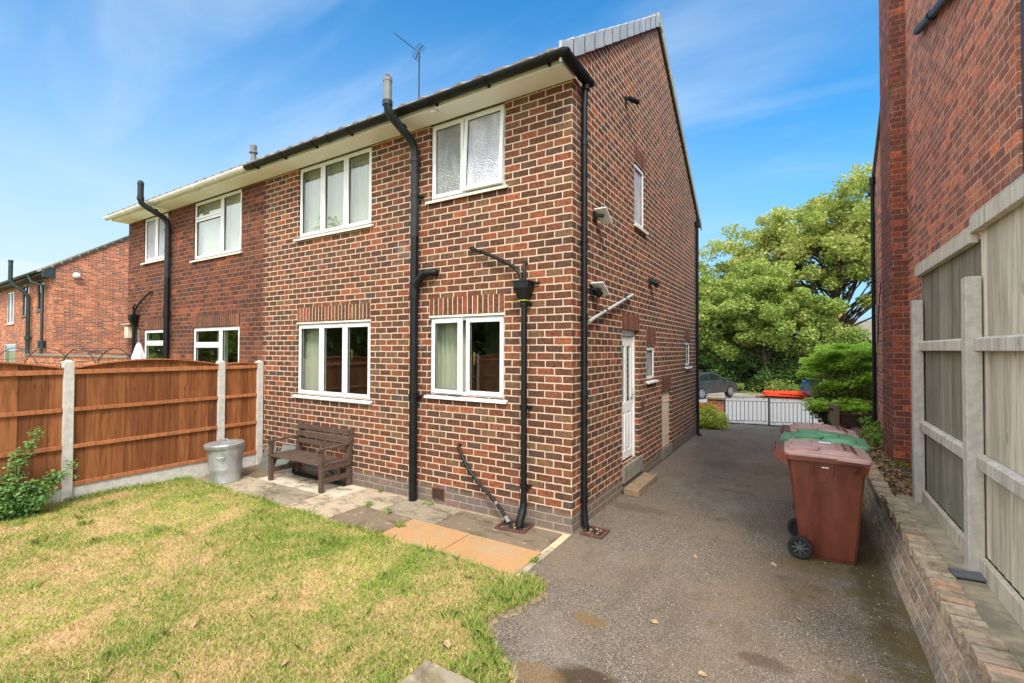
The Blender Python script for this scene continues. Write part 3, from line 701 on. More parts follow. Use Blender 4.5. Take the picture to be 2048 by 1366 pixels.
def frameM(plane, c, sgn):
    """local (u right along wall axis, w outwards, v up) -> world"""
    if plane == 'y': return Matrix(((1,0,0,0),(0,sgn,0,c),(0,0,1,0),(0,0,0,1)))
    return Matrix(((0,sgn,0,c),(1,0,0,0),(0,0,1,0),(0,0,0,1)))
def ring(mb, u0, u1, v0, v1, t_, w0, w1):
    """rectangular frame of bar width t_ between depths w0,w1"""
    mb.box(u0, u1, w0, w1, v0, v0+t_); mb.box(u0, u1, w0, w1, v1-t_, v1)
    mb.box(u0, u0+t_, w0, w1, v0+t_, v1-t_); mb.box(u1-t_, u1, w0, w1, v0+t_, v1-t_)
def window(parent, plane, c, sgn, u0, u1, v0, v1, panes, sill=True, mat='upvc', glass='glass', inset=0.03, open_=None, curt=(), room='room', blind=None, label=None, frame_t=0.042, sash_t=0.05, sill_mat='upvc', deep=2.4, handles=()):
    X = frameM(plane, c, sgn)
    mb = MB(); mb.X = X
    ring(mb, u0, u1, v0, v1, frame_t, -0.08, -inset)
    mb.box(u0, u1, -0.08, -inset-0.004, v0+frame_t-0.001, v0+frame_t+0.006)
    us = sorted({p[0] for p in panes} | {p[1] for p in panes}); vs = sorted({p[2] for p in panes} | {p[3] for p in panes})
    W, H = u1-u0, v1-v0
    # thin seams between sashes: mullion bars set back
    for p in panes:
        a0, a1, b0, b1 = u0+p[0]*W, u0+p[1]*W, v0+p[2]*H, v0+p[3]*H
        if p[0] > 0: mb.box(a0-0.012, a0+0.012, -0.078, -inset-0.006, max(b0, v0+frame_t), min(b1, v1-frame_t))
        if p[2] > 0: mb.box(max(a0, u0+frame_t), min(a1, u1-frame_t), -0.078, -inset-0.007, b0-0.012, b0+0.012)
    win = mb.build('window', M[mat], parent, bevel=0.004, recalc=True)
    if label: win['label'] = label
    for k, p in enumerate(panes):
        a0, a1, b0, b1 = u0+p[0]*W, u0+p[1]*W, v0+p[2]*H, v0+p[3]*H
        e = 0.022
        a0 += (e if p[0] == 0 else 0.004); a1 -= (e if p[1] == 1 else 0.004); b0 += (e if p[2] == 0 else 0.004); b1 -= (e if p[3] == 1 else 0.004)
        Xs = X
        if open_ and open_.get(k):
            hinge, ang = open_[k]
            if hinge == 'L': T = Matrix.Translation((a0, -inset, 0)) @ Matrix.Rotation(ang, 4, 'Z') @ Matrix.Translation((-a0, inset, 0))
            elif hinge == 'T': T = Matrix.Translation((0, -inset, b1)) @ Matrix.Rotation(ang, 4, 'X') @ Matrix.Translation((0, inset, -b1))
            Xs = X @ T
        sb = MB(); sb.X = Xs
        ring(sb, a0, a1, b0, b1, sash_t, -0.065, -inset+0.014)
        sb.mat = 1; ring(sb, a0+sash_t-0.001, a1-sash_t+0.001, b0+sash_t-0.001, b1-sash_t+0.001, 0.007, -0.050, -inset-0.002)
        sb.build('sash', [M[mat], M['seal']], win, bevel=0.003, recalc=True)
        gb = MB(); gb.X = Xs
        gb.box(a0+sash_t, a1-sash_t, -0.046, -0.042, b0+sash_t, b1-sash_t)
        gm = glass if isinstance(glass, str) else glass[k]
        gb.build('pane', M[gm], win, recalc=True)
    if sill:
        sb = MB(); sb.X = X
        ex = 0.055 if sill is True else sill
        sb.prism([(-0.09, v0-0.006), (-inset+0.002, v0-0.006), (0.045, v0-0.02), (0.045, v0-0.052), (0.028, v0-0.052), (0.028, v0-0.035), (-0.09, v0-0.03)], 'x', u0-ex, u1+ex)
        sb.build('window_sill', M[sill_mat], win, recalc=True, bevel=0.002)
    for hu, hv in handles:
        hb = MB(); hb.X = X; hb.beam((hu, -0.075, hv), (hu, -0.075, hv-0.11), 0.014, 0.02, up=(0, 1, 0)); hb.box(hu-0.012, hu+0.012, -0.085, -0.062, hv-0.01, hv+0.04); hb.build('window_handle', M['brass'], win, recalc=True)
    # room behind
    rb = MB(); rb.X = X
    x0, x1, z0, z1 = u0-0.5, u1+0.5, v0-0.7, v1+0.15
    d0, d1 = -0.101, -deep
    P8 = [(x0,d0,z0),(x1,d0,z0),(x1,d1,z0),(x0,d1,z0),(x0,d0,z1),(x1,d0,z1),(x1,d1,z1),(x0,d1,z1)]
    rb.add(P8, [(0,1,2,3),(7,6,5,4),(3,2,6,7),(0,3,7,4),(1,5,6,2)])
    q = [(x0,z0),(u0,z0),(u0,z1),(x0,z1)]; q2 = [(u1,z0),(x1,z0),(x1,z1),(u1,z1)]; q3 = [(u0,z0),(u1,z0),(u1,v0),(u0,v0)]; q4 = [(u0,v1),(u1,v1),(u1,z1),(u0,z1)]
    for qq in (q, q2, q3, q4): rb.add([(a, d0, b) for a, b in qq], [(0,1,2,3)])
    rb.build('room_lining', M[room], win)
    for (cx0, cx1, amp) in curt:
        cb = MB(); cb.X = X; n = max(8, int((cx1-cx0)/0.012)); pts = []
        for i in range(n+1):
            u = cx0+(cx1-cx0)*i/n
            w_ = -0.16-amp*(0.5+0.5*math.sin(u*2*math.pi/0.085+math.sin(u*19)*0.9))
            pts += [(u, w_, v0-0.02), (u+0.006*math.sin(u*40), w_, v1)]
        cb.add(pts, [(2*i, 2*i+2, 2*i+3, 2*i+1) for i in range(n)])
        cb.build('curtain', M['curtain'], win, smooth=True)
    return win
def soldier(parent, plane, c, sgn, a0, a1, z0, hgt=0.222, mat='soldier'):
    mb = MB(); X = frameM(plane, c, sgn); mb.X = X
    n = max(2, round((a1-a0)/0.079)); w_ = (a1-a0)/n
    for i in range(n):
        x0, x1 = a0+i*w_, a0+(i+1)*w_; k = i+int(a0*13)+40
        uv = [(0.04, k*C), (0.04, (k+1)*C), (0.26, (k+1)*C), (0.26, k*C)]
        mb.add([(x0, 0.003, z0), (x1, 0.003, z0), (x1, 0.003, z0+hgt), (x0, 0.003, z0+hgt)], [(0,1,2,3)], [uv])
    for q in ([(a0,0.003,z0),(a1,0.003,z0),(a1,-0.1,z0),(a0,-0.1,z0)],):
        mb.add(q, [(0,1,2,3)], [[(0.04,0),(0.04,C),(0.1,C),(0.1,0)]])
    return mb.build('soldier_arch', M[mat], parent)

# =================================================================== OUR HOUSE
H = 58*C+0.02            # wall head (soffit level) 4.98
PT = -5.80               # party line
RY, RZ, SL = 3.60, 5.22+3.6*0.69, 0.69
DEP = 7.2
house = thing('brick_house', 'end semi-detached house of variegated brown brick with cream joints, side door on the drive', 'house', (0, 0, 0))
gf1 = (-4.92, -3.18, 1.26, 2.40); gf2 = (-2.05, -0.88, 1.41, 2.41)
ff1 = (-4.92, -3.18, 3.82, H+0.02); ff2 = (-2.05, -0.88, 3.97, H+0.02)
mb = MB()
wall(mb, 'y', 0.0, PT, 0.0, -0.35, H+0.2, [gf1, gf2, ff1, ff2], 0.1, 1)
# toothing into the neighbour's brickwork
k = 0; z = -0.3420
while z < H:
    if k % 2: mb.add([(PT-0.11, 0, z), (PT, 0, z), (PT, 0, z+C), (PT-0.11, 0, z+C)], [(0,1,2,3)], [[(PT-0.11,z),(PT,z),(PT,z+C),(PT-0.11,z+C)]])
    z += C; k += 1
door = (1.68, 2.46, 0.37, 2.29); sw1 = (2.90, 3.42, 1.50, 2.06); sw2 = (5.88, 6.40, 1.64, 2.18)
met = (3.88, 4.56, 0.22, 1.24); ffw = (2.27, 2.82, 3.90, 4.87)
wall(mb, 'x', 0.0, 0.0, DEP, -0.45, 5.22, [door, sw1, sw2, met, ffw], 0.11, -1)
q = [(0.0, 5.22), (DEP, 5.22), (RY, RZ)]
mb.add([(0, a, b) for a, b in q], [(0,1,2)], [q])
# rear-facing front wall (towards the road)
wall(mb, 'y', DEP, PT, 0.0, -0.45, H+0.2, [], 0.1, -1)
mb.build('wall', M['brick'], house)
for (a, b, z) in ((gf1[0], gf1[1], 2.445), (gf2[0]-0.005, gf2[1]+0.005, 2.445)): soldier(house, 'y', 0.0, -1, a, b, z)
soldier(house, 'x', 0.0, 1, 1.68, 2.50, 2.292, mat='soldier_nbr'); soldier(house, 'x', 0.0, 1, 2.88, 3.46, 2.10, mat='soldier_nbr')
soldier(house, 'x', 0.0, 1, 5.85, 6.43, 2.215, mat='soldier_nbr'); soldier(house, 'x', 0.0, 1, 3.86, 4.60, 1.245, mat='soldier_nbr')
soldier(house, 'x', 0.0, 1, 2.25, 2.86, 4.90, mat='soldier_nbr')
# lintel trims above ground floor windows
for w_ in (gf1, gf2): mb = MB(); mb.box(w_[0]-0.01, w_[1]+0.01, -0.006, 0.09, w_[3]+0.002, w_[3]+0.028); mb.build('lintel_trim', M['upvc_old'], house, bevel=0.002)
T3 = [(0, 0.345, 0, 1), (0.345, 0.665, 0, 1), (0.665, 1, 0, 1)]
window(house, 'y', 0, -1, gf1[0]+.002, gf1[1]-.002, gf1[2], gf1[3], T3, curt=[(-5.05, -4.50, 0.05)], handles=[(-3.66, 1.95)], label='white three-pane window on the ground floor above the bench')
window(house, 'y', 0, -1, gf2[0]+.002, gf2[1]-.002, gf2[2], gf2[3], [(0, 0.47, 0, 1), (0.50, 1, 0, 1)], open_={0: ('L', 0.11)}, curt=[(-2.1, -1.60, 0.05)], handles=[(-1.37, 1.92)], label='white two-pane ground floor window with its left sash ajar')
window(house, 'y', 0, -1, ff1[0]+.002, ff1[1]-.002, ff1[2], H-0.004, T3, curt=[(-5.0, -3.1, 0.03)], sill_mat='upvc_old', label='white three-pane upper window with pale curtains')
window(house, 'y', 0, -1, ff2[0]+.002, ff2[1]-.002, ff2[2], H-0.004, [(0, 0.46, 0, 1), (0.47, 1, 0, 1)], glass=['frost', 'frostl'], open_={1: ('T', 0.06)}, sill_mat='upvc_old', label='white upper window of frosted glass, right sash ajar')
window(house, 'x', 0, 1, *sw1, [(0, 1, 0, 1)], glass='frost', sash_t=0.045, label='small white side window beside the door')
window(house, 'x', 0, 1, *sw2, [(0, 1, 0, 1)], sash_t=0.045, label='small white side window near the front corner')
window(house, 'x', 0, 1, *ffw, [(0, 1, 0, 1)], glass='frostl', sash_t=0.045, sill_mat='upvc_old', label='tall narrow upper window in the gable wall')
# door
X = frameM('x', 0.0, 1)
mb = MB(); mb.X = X; d0, d1, z0, z1 = door
mb.box(d0, d0+0.06, -0.10, -0.055, z0, z1); mb.box(d1-0.06, d1, -0.10, -0.055, z0, z1); mb.box(d0+.06, d1-.06, -0.10, -0.055, z1-0.09, z1)
dfr = mb.build('door_frame', M['upvc'], house, bevel=0.004, recalc=True)
mb = MB(); mb.X = X; e0, e1 = d0+0.065, d1-0.065; zt = z1-0.095; zb = z0+0.03; mid = (e0+e1)/2
gz0, gz1 = zb+0.83, zt-0.14
for a, b in ((e0, e0+0.10), (mid-0.045, mid+0.045), (e1-0.10, e1)): mb.box(a, b, -0.1, -0.072, zb, zt)
for a, b in ((e0+.10, mid-.045), (mid+.045, e1-.10)):
    mb.box(a, b, -0.1, -0.072, zb, zb+0.12); mb.box(a, b, -0.1, -0.072, zb+0.68, gz0); mb.box(a, b, -0.1, -0.072, gz1, zt)
    mb.box(a, b, -0.1, -0.083, zb+0.12, zb+0.68); mb.box(a+0.03, b-0.03, -0.083, -0.074, zb+0.15, zb+0.65)
dr = mb.build('door', M['upvc'], dfr, bevel=0.006, recalc=True)
for a, b in ((e0+.10, mid-.045), (mid+.045, e1-.10)):
    mb = MB(); mb.X = X; mb.box(a, b, -0.093, -0.089, gz0, gz1); mb.build('pane', M['glass'], dfr, recalc=True)
mb = MB(); mb.X = X; mb.box(e1-0.065, e1-0.035, -0.072, -0.062, zb+0.78, zb+1.02); mb.beam((e1-0.05, -0.035, zb+0.93), (e1-0.16, -0.035, zb+0.93), 0.018, 0.018); mb.box(e1-0.06, e1-0.04, -0.065, -0.03, zb+0.92, zb+0.94)
mb.build('door_handle', M['steel'], dfr, recalc=True)
mb = MB(); mb.X = X; mb.box(d0-0.4, d1+0.6, -2.0, -1.95, z0-0.3, z1+0.2); mb.box(d0-0.45, d0-0.4, -2.0, -0.12, z0-0.3, z1+0.2); mb.box(d1+0.6, d1+0.65, -2.0, -0.12, z0-0.3, z1+0.2)
mb.box(d0-0.45, d1+0.65, -2.0, -0.12, z1+0.2, z1+0.25)
mb.build('hall_lining', M['room'], dfr, recalc=True)
mb = MB(); mb.X = X; mb.box(d0+0.002, d1+0.16, -0.1, 0.03, 0.13, 0.367)
mb.build('threshold', M['plinthc'], house, bevel=0.01, recalc=True)
mb = MB(); mb.X = X; mb.box(3.84, 4.62, -0.05, 0.012, 0.02, 0.215)
mb.build('cupboard_sill', M['plinthc'], house, bevel=0.01, recalc=True)
mb = MB(); mb.X = X; mb.box(met[0]+.003, met[1]-.003, -0.06, -0.035, met[2], met[3])
for z in (0.42, 1.03): mb.box(met[1]-0.06, met[1]-0.01, -0.035, -0.02, z, z+0.02); mb.box(met[0]+0.2, met[1]-0.02, -0.035, -0.027, z, z+0.012)
mb.build('meter_cupboard_door', M['cream'], house, bevel=0.003, recalc=True)
mb = MB(); mb.X = X
mb.box(2.62, 2.75, 0.0, 0.004, 1.03, 1.2)
mb.build('side_vent', M['clay'], house, recalc=True)
# air bricks
for (a, b, z) in ((-1.99, -1.78, 0.05), (-3.82, -3.61, 0.07)):
    mb = MB(); mb.box(a, b, -0.006, 0.0, z, z+0.15); mb.mat = 1
    for i in range(9):
        for j in range(6): mb.box(a+0.02+i*0.0195, a+0.032+i*0.0195, -0.0095, -0.0065, z+0.018+j*0.02, z+0.03+j*0.02)
    mb.build('air_brick', [M['clay'], M['hole']], house)
# roof of our half and of the neighbour's half
EZ = 5.085
def roof(parent, x0, x1, ridge_y=RY, eave_y=-0.38, front_y=DEP+0.42, ez=EZ, sl=SL, mat='tile', seg=0.05):
    P_ = 0.30; nx_ = int((x1-x0)/seg); xs_ = [x0+(x1-x0)*i/nx_ for i in range(nx_+1)]
    L = (ridge_y-eave_y); nr = 13
    V = []; F = []
    rz = ez+L*sl
    for side in (0, 1):
        base = len(V); rows = []
        for r_ in range(nr):
            for e in (0, 1):
                t_ = (r_+e)/nr
                y = (eave_y+L*t_) if side == 0 else (front_y+(ridge_y-front_y)*t_)
                z = ez+(rz-ez)*t_+(0.028 if e == 0 else 0.0)
                rows.append([(x, y, z+0.032*max(-0.4, math.cos(2*math.pi*(x-x0)/P_))) for x in xs_])
        for r_ in rows: V += r_
        nv = len(xs_)
        for r_ in range(len(rows)-1):
            for i in range(nv-1):
                f = (base+r_*nv+i, base+r_*nv+i+1, base+(r_+1)*nv+i+1, base+(r_+1)*nv+i)
                F.append(f if side == 0 else f[::-1])
    mb = MB(); mb.add(V, F)
    # undersides so the sheet has thickness at eaves
    th = 0.05
    for side in (0, 1):
        ye = eave_y if side == 0 else front_y
        mb.add([(x0, ye, ez-th), (x1, ye, ez-th), (x1, ridge_y, rz-th), (x0, ridge_y, rz-th)], [(3,2,1,0) if side == 0 else (0,1,2,3)])
        n_ = len(xs_)
        top_ = [(x, ye, ez+0.028+0.032*max(-0.4, math.cos(2*math.pi*(x-x0)/P_))) for x in xs_]; bot_ = [(x, ye, ez-th) for x in xs_]
        mb.add(top_+bot_, [((i, n_+i, n_+i+1, i+1) if side == 0 else (i+1, n_+i+1, n_+i, i)) for i in range(n_-1)])
    rf = mb.build('roof', M[mat], parent, smooth=True)
    rb = MB(); n_ = int((x1-x0)/0.45)
    for i in range(n_):
        a = x0+(x1-x0)*i/n_; b = x0+(x1-x0)*(i+1)/n_
        poly = [(ridge_y+0.13*math.cos(t_), rz-0.03+0.13*math.sin(t_)) for t_ in [math.pi*k_/8 for k_ in range(9)]]
        rb.prism(poly, 'x', a+0.004, b-0.004)
    rb.build('ridge_tiles', M[mat], rf, recalc=True)
    return rf, rz
rf, rz_ = roof(house, PT, 0.03)
mb = MB(); mb.prism([(-0.38, EZ-0.10), (RY, rz_-0.10), (RY, rz_+0.03), (-0.38, EZ+0.05)], 'x', 0.031, 0.040); mb.build('verge_backing', M['blackold'], house, recalc=True)
# dry verge caps up the near rake, plain strip down the far rake
nC = 13; ln = RY+0.38
for i in range(nC):
    mb = MB(); ya = -0.40+ln*i/nC; yb = -0.40+ln*(i+1)/nC-0.004
    zA = EZ+(ya+0.38)*SL; zB = EZ+(yb+0.38)*SL
    up = 0.075
    mb.prism([(ya, zA-0.125), (yb, zB-0.135), (yb, zB+up-0.012), (ya, zA+up+0.02)], 'x', 0.032, 0.062)
    if i: mb.prism([(ya, zA+up+0.005), (yb, zB+up-0.027), (yb, zB+up-0.012), (ya, zA+up+0.02)], 'x', -0.10, 0.035)
    vc = mb.build('verge_cap', M['cap'], house, recalc=True, bevel=0.004)
    mb = MB(); mb.prism([(yb-0.006, zB-0.137), (yb+0.010, zB-0.126), (yb-0.002, zB-0.03), (yb+0.010, zB+up), (yb-0.006, zB+up-0.006), (yb-0.018, zB-0.03)], 'x', 0.030, 0.0645); mb.build('verge_seam_shade', M['blackold'], vc, recalc=True)  # raised dark strip painted in for the shaded gap between caps
mb = MB(); mb.prism([(RY+0.02, rz_-0.13), (DEP+0.42, EZ-0.12), (DEP+0.42, EZ+0.06), (RY+0.02, rz_+0.09)], 'x', 0.032, 0.058)
mb.prism([(RY-0.12, rz_-0.14), (RY+0.16, rz_-0.16), (RY+0.14, rz_+0.02), (RY+0.02, rz_+0.11), (RY-0.10, rz_+0.05)], 'x', 0.030, 0.068)
mb.build('verge_strip', M['tile_lead'], house, recalc=True)
def soffit(parent, x0, x1, boxend=None):
    mb = MB(); mb.box(x0, x1, -0.30, -0.001, H, H+0.02); mb.box(x0, x1, -0.325, -0.30, H-0.006, H+0.10)
    if boxend: mb.prism([(-0.325, H-0.006), (-0.002, H-0.002), (-0.002, H+0.2), (-0.325, H+0.06)], 'x', x1, x1+boxend)
    return mb.build('soffit', M['soffit'], parent, bevel=0.003, recalc=True)
soffit(house, PT-0.02, 0.0, 0.03)
def half(r_, w_=0.006, n=10):
    o = [(r_*math.cos(a), r_*math.sin(a)) for a in [math.pi+math.pi*k_/n for k_ in range(n+1)]]
    i_ = [((r_-w_)*math.cos(a), (r_-w_)*math.sin(a)) for a in [math.pi+math.pi*k_/n for k_ in range(n+1)]]
    return o+i_[::-1]
GY, GZ = -0.388, 5.055
def gutter(parent, x0, x1, mat, ret=False, br=0.75):
    mb = MB(); mb.prism([(GY+a, GZ+b) for a, b in half(0.064)], 'x', x0, x1)
    g = mb.build('gutter', M[mat], parent, smooth=True, recalc=True)
    n = int((x1-x0)/br)
    mb = MB()
    for i in range(n+1):
        xx = x0+0.25+(x1-x0-0.4)*i/max(n, 1); mb = MB()
        mb.prism([(GY+a, GZ+b) for a, b in half(0.072, 0.009)], 'x', xx, xx+0.028)
        mb.prism([(GY+0.03, GZ-0.075), (GY+0.068, GZ-0.075), (GY+0.068, GZ+0.0), (GY+0.03, GZ-0.04)], 'x', xx+0.004, xx+0.024)
        mb.build('gutter_bracket', M[mat], g, recalc=True)
    for i in range(2):
        xx = x0+(x1-x0)*(0.36+0.33*i); mb = MB(); mb.prism([(GY+a, GZ+b) for a, b in half(0.071, 0.009)], 'x', xx, xx+0.07)
        mb.build('gutter_union', M[mat], g, recalc=True)
    return g
gt = gutter(house, PT+0.02, 0.03, 'black')
mb = MB(); gx = 0.085
mb.prism([(gx+a, GZ-0.004+b) for a, b in half(0.064)], 'y', GY+0.02, 0.27)
mb.prism([(gx+a, GZ-0.004+b) for a, b in half(0.071, 0.008)], 'y', 0.08, 0.11)
mb.tube([(0.02, GY, GZ-0.03), (gx, GY+0.02, GZ-0.03)], 0.04)
mb.prism([(GY+a, GZ+b) for a, b in half(0.066)], 'x', 0.028, gx+0.002)
mb.lathe([(0.002, -0.067)]+[(0.067*math.sin(a), -0.067*math.cos(a)) for a in (0.3, 0.6, 0.9, 1.2, 1.5)]+[(0.067, 0.003)], (gx, GY, GZ), 20, cap=False)
mb.tube([(gx-0.01, 0.205, GZ-0.12), (gx-0.01, 0.205, GZ-0.04)], 0.043, 14); mb.box(gx-0.06, gx+0.066, 0.262, 0.275, GZ-0.07, GZ+0.004)
mb.build('gutter_return', M['black'], gt, recalc=True)
# corner downpipe
def downpipe(parent, pts, r_, mat, clips=(), name='downpipe', clipz=None):
    mb = MB(); mb.tube(pts, r_, 16)
    for (c_, rr, hh) in clips: mb.tube([(c_[0], c_[1], c_[2]), (c_[0], c_[1], c_[2]+hh)], rr, 16)
    return mb.build(name, M[mat], parent, smooth=True, recalc=True)
dp = [(0.066, 0.205, GZ-0.06), (0.062, 0.20, 4.7), (0.062, 0.20, 0.25), (0.075, 0.19, 0.10), (0.095, 0.18, 0.0)]
dpo = downpipe(house, dp, 0.034, 'black', [((0.062,0.20,z), 0.040, 0.05) for z in (1.45, 2.35, 3.2, 4.3)]+[((0.062,0.20,0.42), 0.042, 0.03), ((0.062, 0.20, 0.30), 0.039, 0.06)])
dp2 = [(0.06, 6.98, 5.02), (0.06, 6.98, 0.05), (0.14, 6.98, -0.02)]
downpipe(house, dp2, 0.034, 'black', [((0.06,6.98,z), 0.04, 0.05) for z in (0.5, 2.2, 4.0)]+[((0.06,6.98,4.93), 0.052, 0.10)])
def soilpipe(parent, x, mir=1, mats=('blackold', 'greyp'), branch=True, name='soil_pipe'):
    yb = -0.085
    r_ = 0.055
    mb = MB(); mb.tube([(x, yb, 0.0), (x, yb, 3.5)], r_, 18)
    for z, rr, hh in ((1.36, 0.066, 0.045), (1.41, 0.06, 0.02), (2.66, 0.066, 0.14), (2.86, 0.063, 0.03)): mb.tube([(x, yb, z), (x, yb, z+hh)], rr, 18)
    mb.box(x-0.02, x+0.09*mir if mir > 0 else x+0.02, yb-0.0, 0.0, 1.37, 1.39) if mir > 0 else mb.box(x-0.09, x+0.02, yb, 0.0, 1.37, 1.39)
    if branch:
        mb.tube([(x, yb, 2.78), (x+0.07*mir, yb, 2.90), (x+0.16*mir, yb, 2.985), (x+0.26*mir, yb+0.01, 3.0), (x+0.31*mir, yb+0.04, 3.0), (x+0.31*mir, 0.02, 3.0)], 0.048, 16)
        mb.tube([(x+0.14*mir, yb, 2.97), (x+0.2*mir, yb, 2.995)], 0.055, 16)
    lo = mb.build(name, M['black'], parent, smooth=True, recalc=True)
    mb = MB()
    mb.tube([(x, yb, 3.45), (x, yb, 4.62), (x, yb-0.02, 4.70), (x, yb-0.08, 4.77), (x, -0.50, 4.93), (x, -0.56, 4.98), (x, -0.58, 5.06)], r_, 18)
    for z, rr, hh in ((4.05, 0.06, 0.035), (4.50, 0.064, 0.05)): mb.tube([(x, yb, z), (x, yb, z+hh)], rr, 18)
    mb.tube([(x, -0.30, 4.855), (x, -0.34, 4.87)], 0.062, 18)
    mb.tube([(x, -0.58, 5.04), (x, -0.58, 5.10)], 0.063, 18)
    mb.box(x+0.02*mir, x+0.10*mir, yb+0.02, 0.0, 4.03, 4.05) if mir > 0 else mb.box(x+0.10*mir, x-0.02, yb+0.02, 0, 4.03, 4.05)
    mb.build('offset_bend', M[mats[0]], lo, smooth=True, recalc=True)
    mb = MB(); mb.tube([(x, -0.58, 5.09), (x, -0.58, 5.36)], r_*0.98, 18); mb.tube([(x, -0.58, 5.34), (x, -0.58, 5.385)], 0.058, 18)
    for k_ in range(12):
        a = 2*math.pi*k_/12; mb.tube([(x+0.05*math.cos(a), -0.58+0.05*math.sin(a), 5.38), (x+0.038*math.cos(a), -0.58+0.038*math.sin(a), 5.42), (x, -0.58, 5.435)], 0.006, 5)
    mb.build('vent_stack', M[mats[1]], lo, smooth=True, recalc=True)
    return lo
soilpipe(house, -2.25)
# hopper waste pipe
def hopper(parent, x, mir, mat='black', low=0.02):
    y = -0.07; mb = MB()
    mb.tube([(x, y, low+0.16), (x, y, 2.55)], 0.034, 16)
    for z in (2.50, 1.32, 0.42): mb.tube([(x, y, z), (x, y, z+0.05)], 0.044, 16); mb.box(x-0.07, x+0.07, y+0.02, 0, z+0.015, z+0.035)
    mb.tube([(x, y, 0.30), (x, y, 0.24), (x, y-0.03, 0.16), (x+0.0*mir, y-0.08, 0.09), (x, y-0.10, 0.02)], [0.04, 0.04, 0.046, 0.046, 0.044], 16)
    wp = mb.build('waste_pipe', M[mat], parent, smooth=True, recalc=True)
    mb = MB()
    a = [(x-0.045, -0.12, 2.55), (x+0.045, -0.12, 2.55), (x+0.045, -0.02, 2.55), (x-0.045, -0.02, 2.55), (x-0.095, -0.16, 2.70), (x+0.095, -0.16, 2.70), (x+0.095, -0.005, 2.70), (x-0.095, -0.005, 2.70),
         (x-0.095, -0.16, 2.775), (x+0.095, -0.16, 2.775), (x+0.095, -0.005, 2.775), (x-0.095, -0.005, 2.775)]
    mb.add(a, [(3,2,1,0), (0,1,5,4), (1,2,6,5), (2,3,7,6), (3,0,4,7), (4,5,9,8), (5,6,10,9), (6,7,11,10), (7,4,8,11)])
    mb.add([(p[0], p[1], 2.735) for p in a[8:]], [(0,1,2,3)])
    mb.beam((x+0.09, -0.02, 2.76), (x+0.17, -0.012, 2.76), 0.02, 0.03); mb.box(x-0.1, x+0.1, -0.165, -0.0, 2.765, 2.78)
    mb.build('hopper_head', M[mat], wp, bevel=0.004)
    if mir > 0: mb = MB(); mb.box(x-0.05, x+0.05, -0.125, -0.018, 2.555, 2.563); mb.build('yellow_band', M['yellow'], wp)
    mb = MB()
    mb.tube([(x-0.78*mir, 0.01, 3.26), (x-0.78*mir, -0.05, 3.25), (x-0.74*mir, -0.06, 3.235), (x-0.45*mir, -0.065, 3.12), (x-0.14*mir, -0.07, 2.96), (x-0.05*mir, -0.075, 2.86), (x-0.02*mir, -0.08, 2.72)], 0.021, 12)
    mb.tube([(x-0.01*mir, 0.01, 3.0), (x-0.01*mir, -0.07, 3.0), (x+0.01*mir, -0.08, 2.97), (x+0.01*mir, -0.08, 2.72)], 0.021, 12)
    for p, q_ in (((x-0.62*mir, -0.064, 3.19), (x-0.60*mir, -0.064, 3.182)), ((x-0.30*mir, -0.067, 3.045), (x-0.28*mir, -0.067, 3.035))): mb.tube([p, q_], 0.027, 12)
    mb.build('overflow_pipe', M[mat], wp, smooth=True, recalc=True)
    return wp
hopper(house, -0.565, 1)
mb = MB()
mb.tube([(-1.53, 0.0, 0.80), (-1.53, -0.04, 0.79), (-1.50, -0.05, 0.74), (-1.38, -0.055, 0.55), (-1.2, -0.06, 0.38), (-1.02, -0.075, 0.26), (-0.86, -0.10, 0.15), (-0.72, -0.14, 0.03)], 0.021, 12)
mb.mat = 1
mb.tube([(-0.94, -0.088, 0.205), (-0.91, -0.092, 0.185)], 0.025, 12); mb.tube([(-0.775, -0.125, 0.078), (-0.72, -0.14, 0.03)], 0.025, 12)
mb.build('kitchen_waste_hose', [M['black'], M['greyp']], house, smooth=True, recalc=True)
# metal flue bar on the side wall, lamps
mb = MB(); mb.tube([(0.05, 0.36, 2.32), (0.05, 0.50, 2.37), (0.055, 2.0, 2.80)], 0.020, 12)
mb.mat = 1
for y, z in ((0.9, 2.487), (1.65, 2.70)): mb.tube([(0.052, y, z), (0.052, y+0.03, z+0.008)], 0.025, 12)
for y, z in ((0.9, 2.487), (1.65, 2.70)): mb.box(0.0, 0.05, y, y+0.02, z-0.01, z+0.01)
mb.build('side_overflow_pipe', [M['steel'], M['black']], house, smooth=True, recalc=True)
def lamp(y, z, kind):
    mb = MB()
    if kind == 'camera':
        mb.tube([(0.0, y, z), (0.03, y, z)], 0.04, 14); mb.tube([(0.02, y, z), (0.09, y+0.02, z-0.01)], 0.014, 8)
        mb.tube([(0.06, y-0.03, z-0.015), (0.16, y+0.11, z-0.04)], 0.036, 14)
        mb.tube([(0.03, y-0.02, z-0.02), (0.035, y-0.02, z-0.09)], 0.012, 8)
    else:
        mb.box(0.0, 0.03, y-0.03, y+0.05, z-0.06, z+0.05); mb.beam((0.02, y, z), (0.12, y+0.04, z-0.01), 0.03, 0.03)
        mb.mat = 1
        mb.beam((0.10, y-0.05, z+0.065), (0.10, y+0.20, z-0.06), 0.15, 0.014); mb.mat = 0
        if kind == 'flood': mb.tube([(0.06, y+0.01, z-0.02), (0.10, y+0.07, z-0.075)], 0.045, 14)
    return mb.build('security_light' if kind != 'camera' else 'security_camera', [M['black'], M['white']], house, recalc=True, bevel=0.003)
lamp(1.83, 5.60, 'camera'); lamp(0.62, 3.62, 'panel'); lamp(0.52, 2.72, 'flood')
mb = MB(); mb.box(0.0, 0.03, 3.02, 3.12, 3.08, 3.18); mb.beam((0.03, 3.1, 3.14), (0.12, 3.12, 3.12), 0.12, 0.05); mb.tube([(0.08, 3.08, 3.12), (0.11, 3.16, 3.06)], 0.045, 14)
mb.build('security_light', M['blackold'], house, recalc=True)
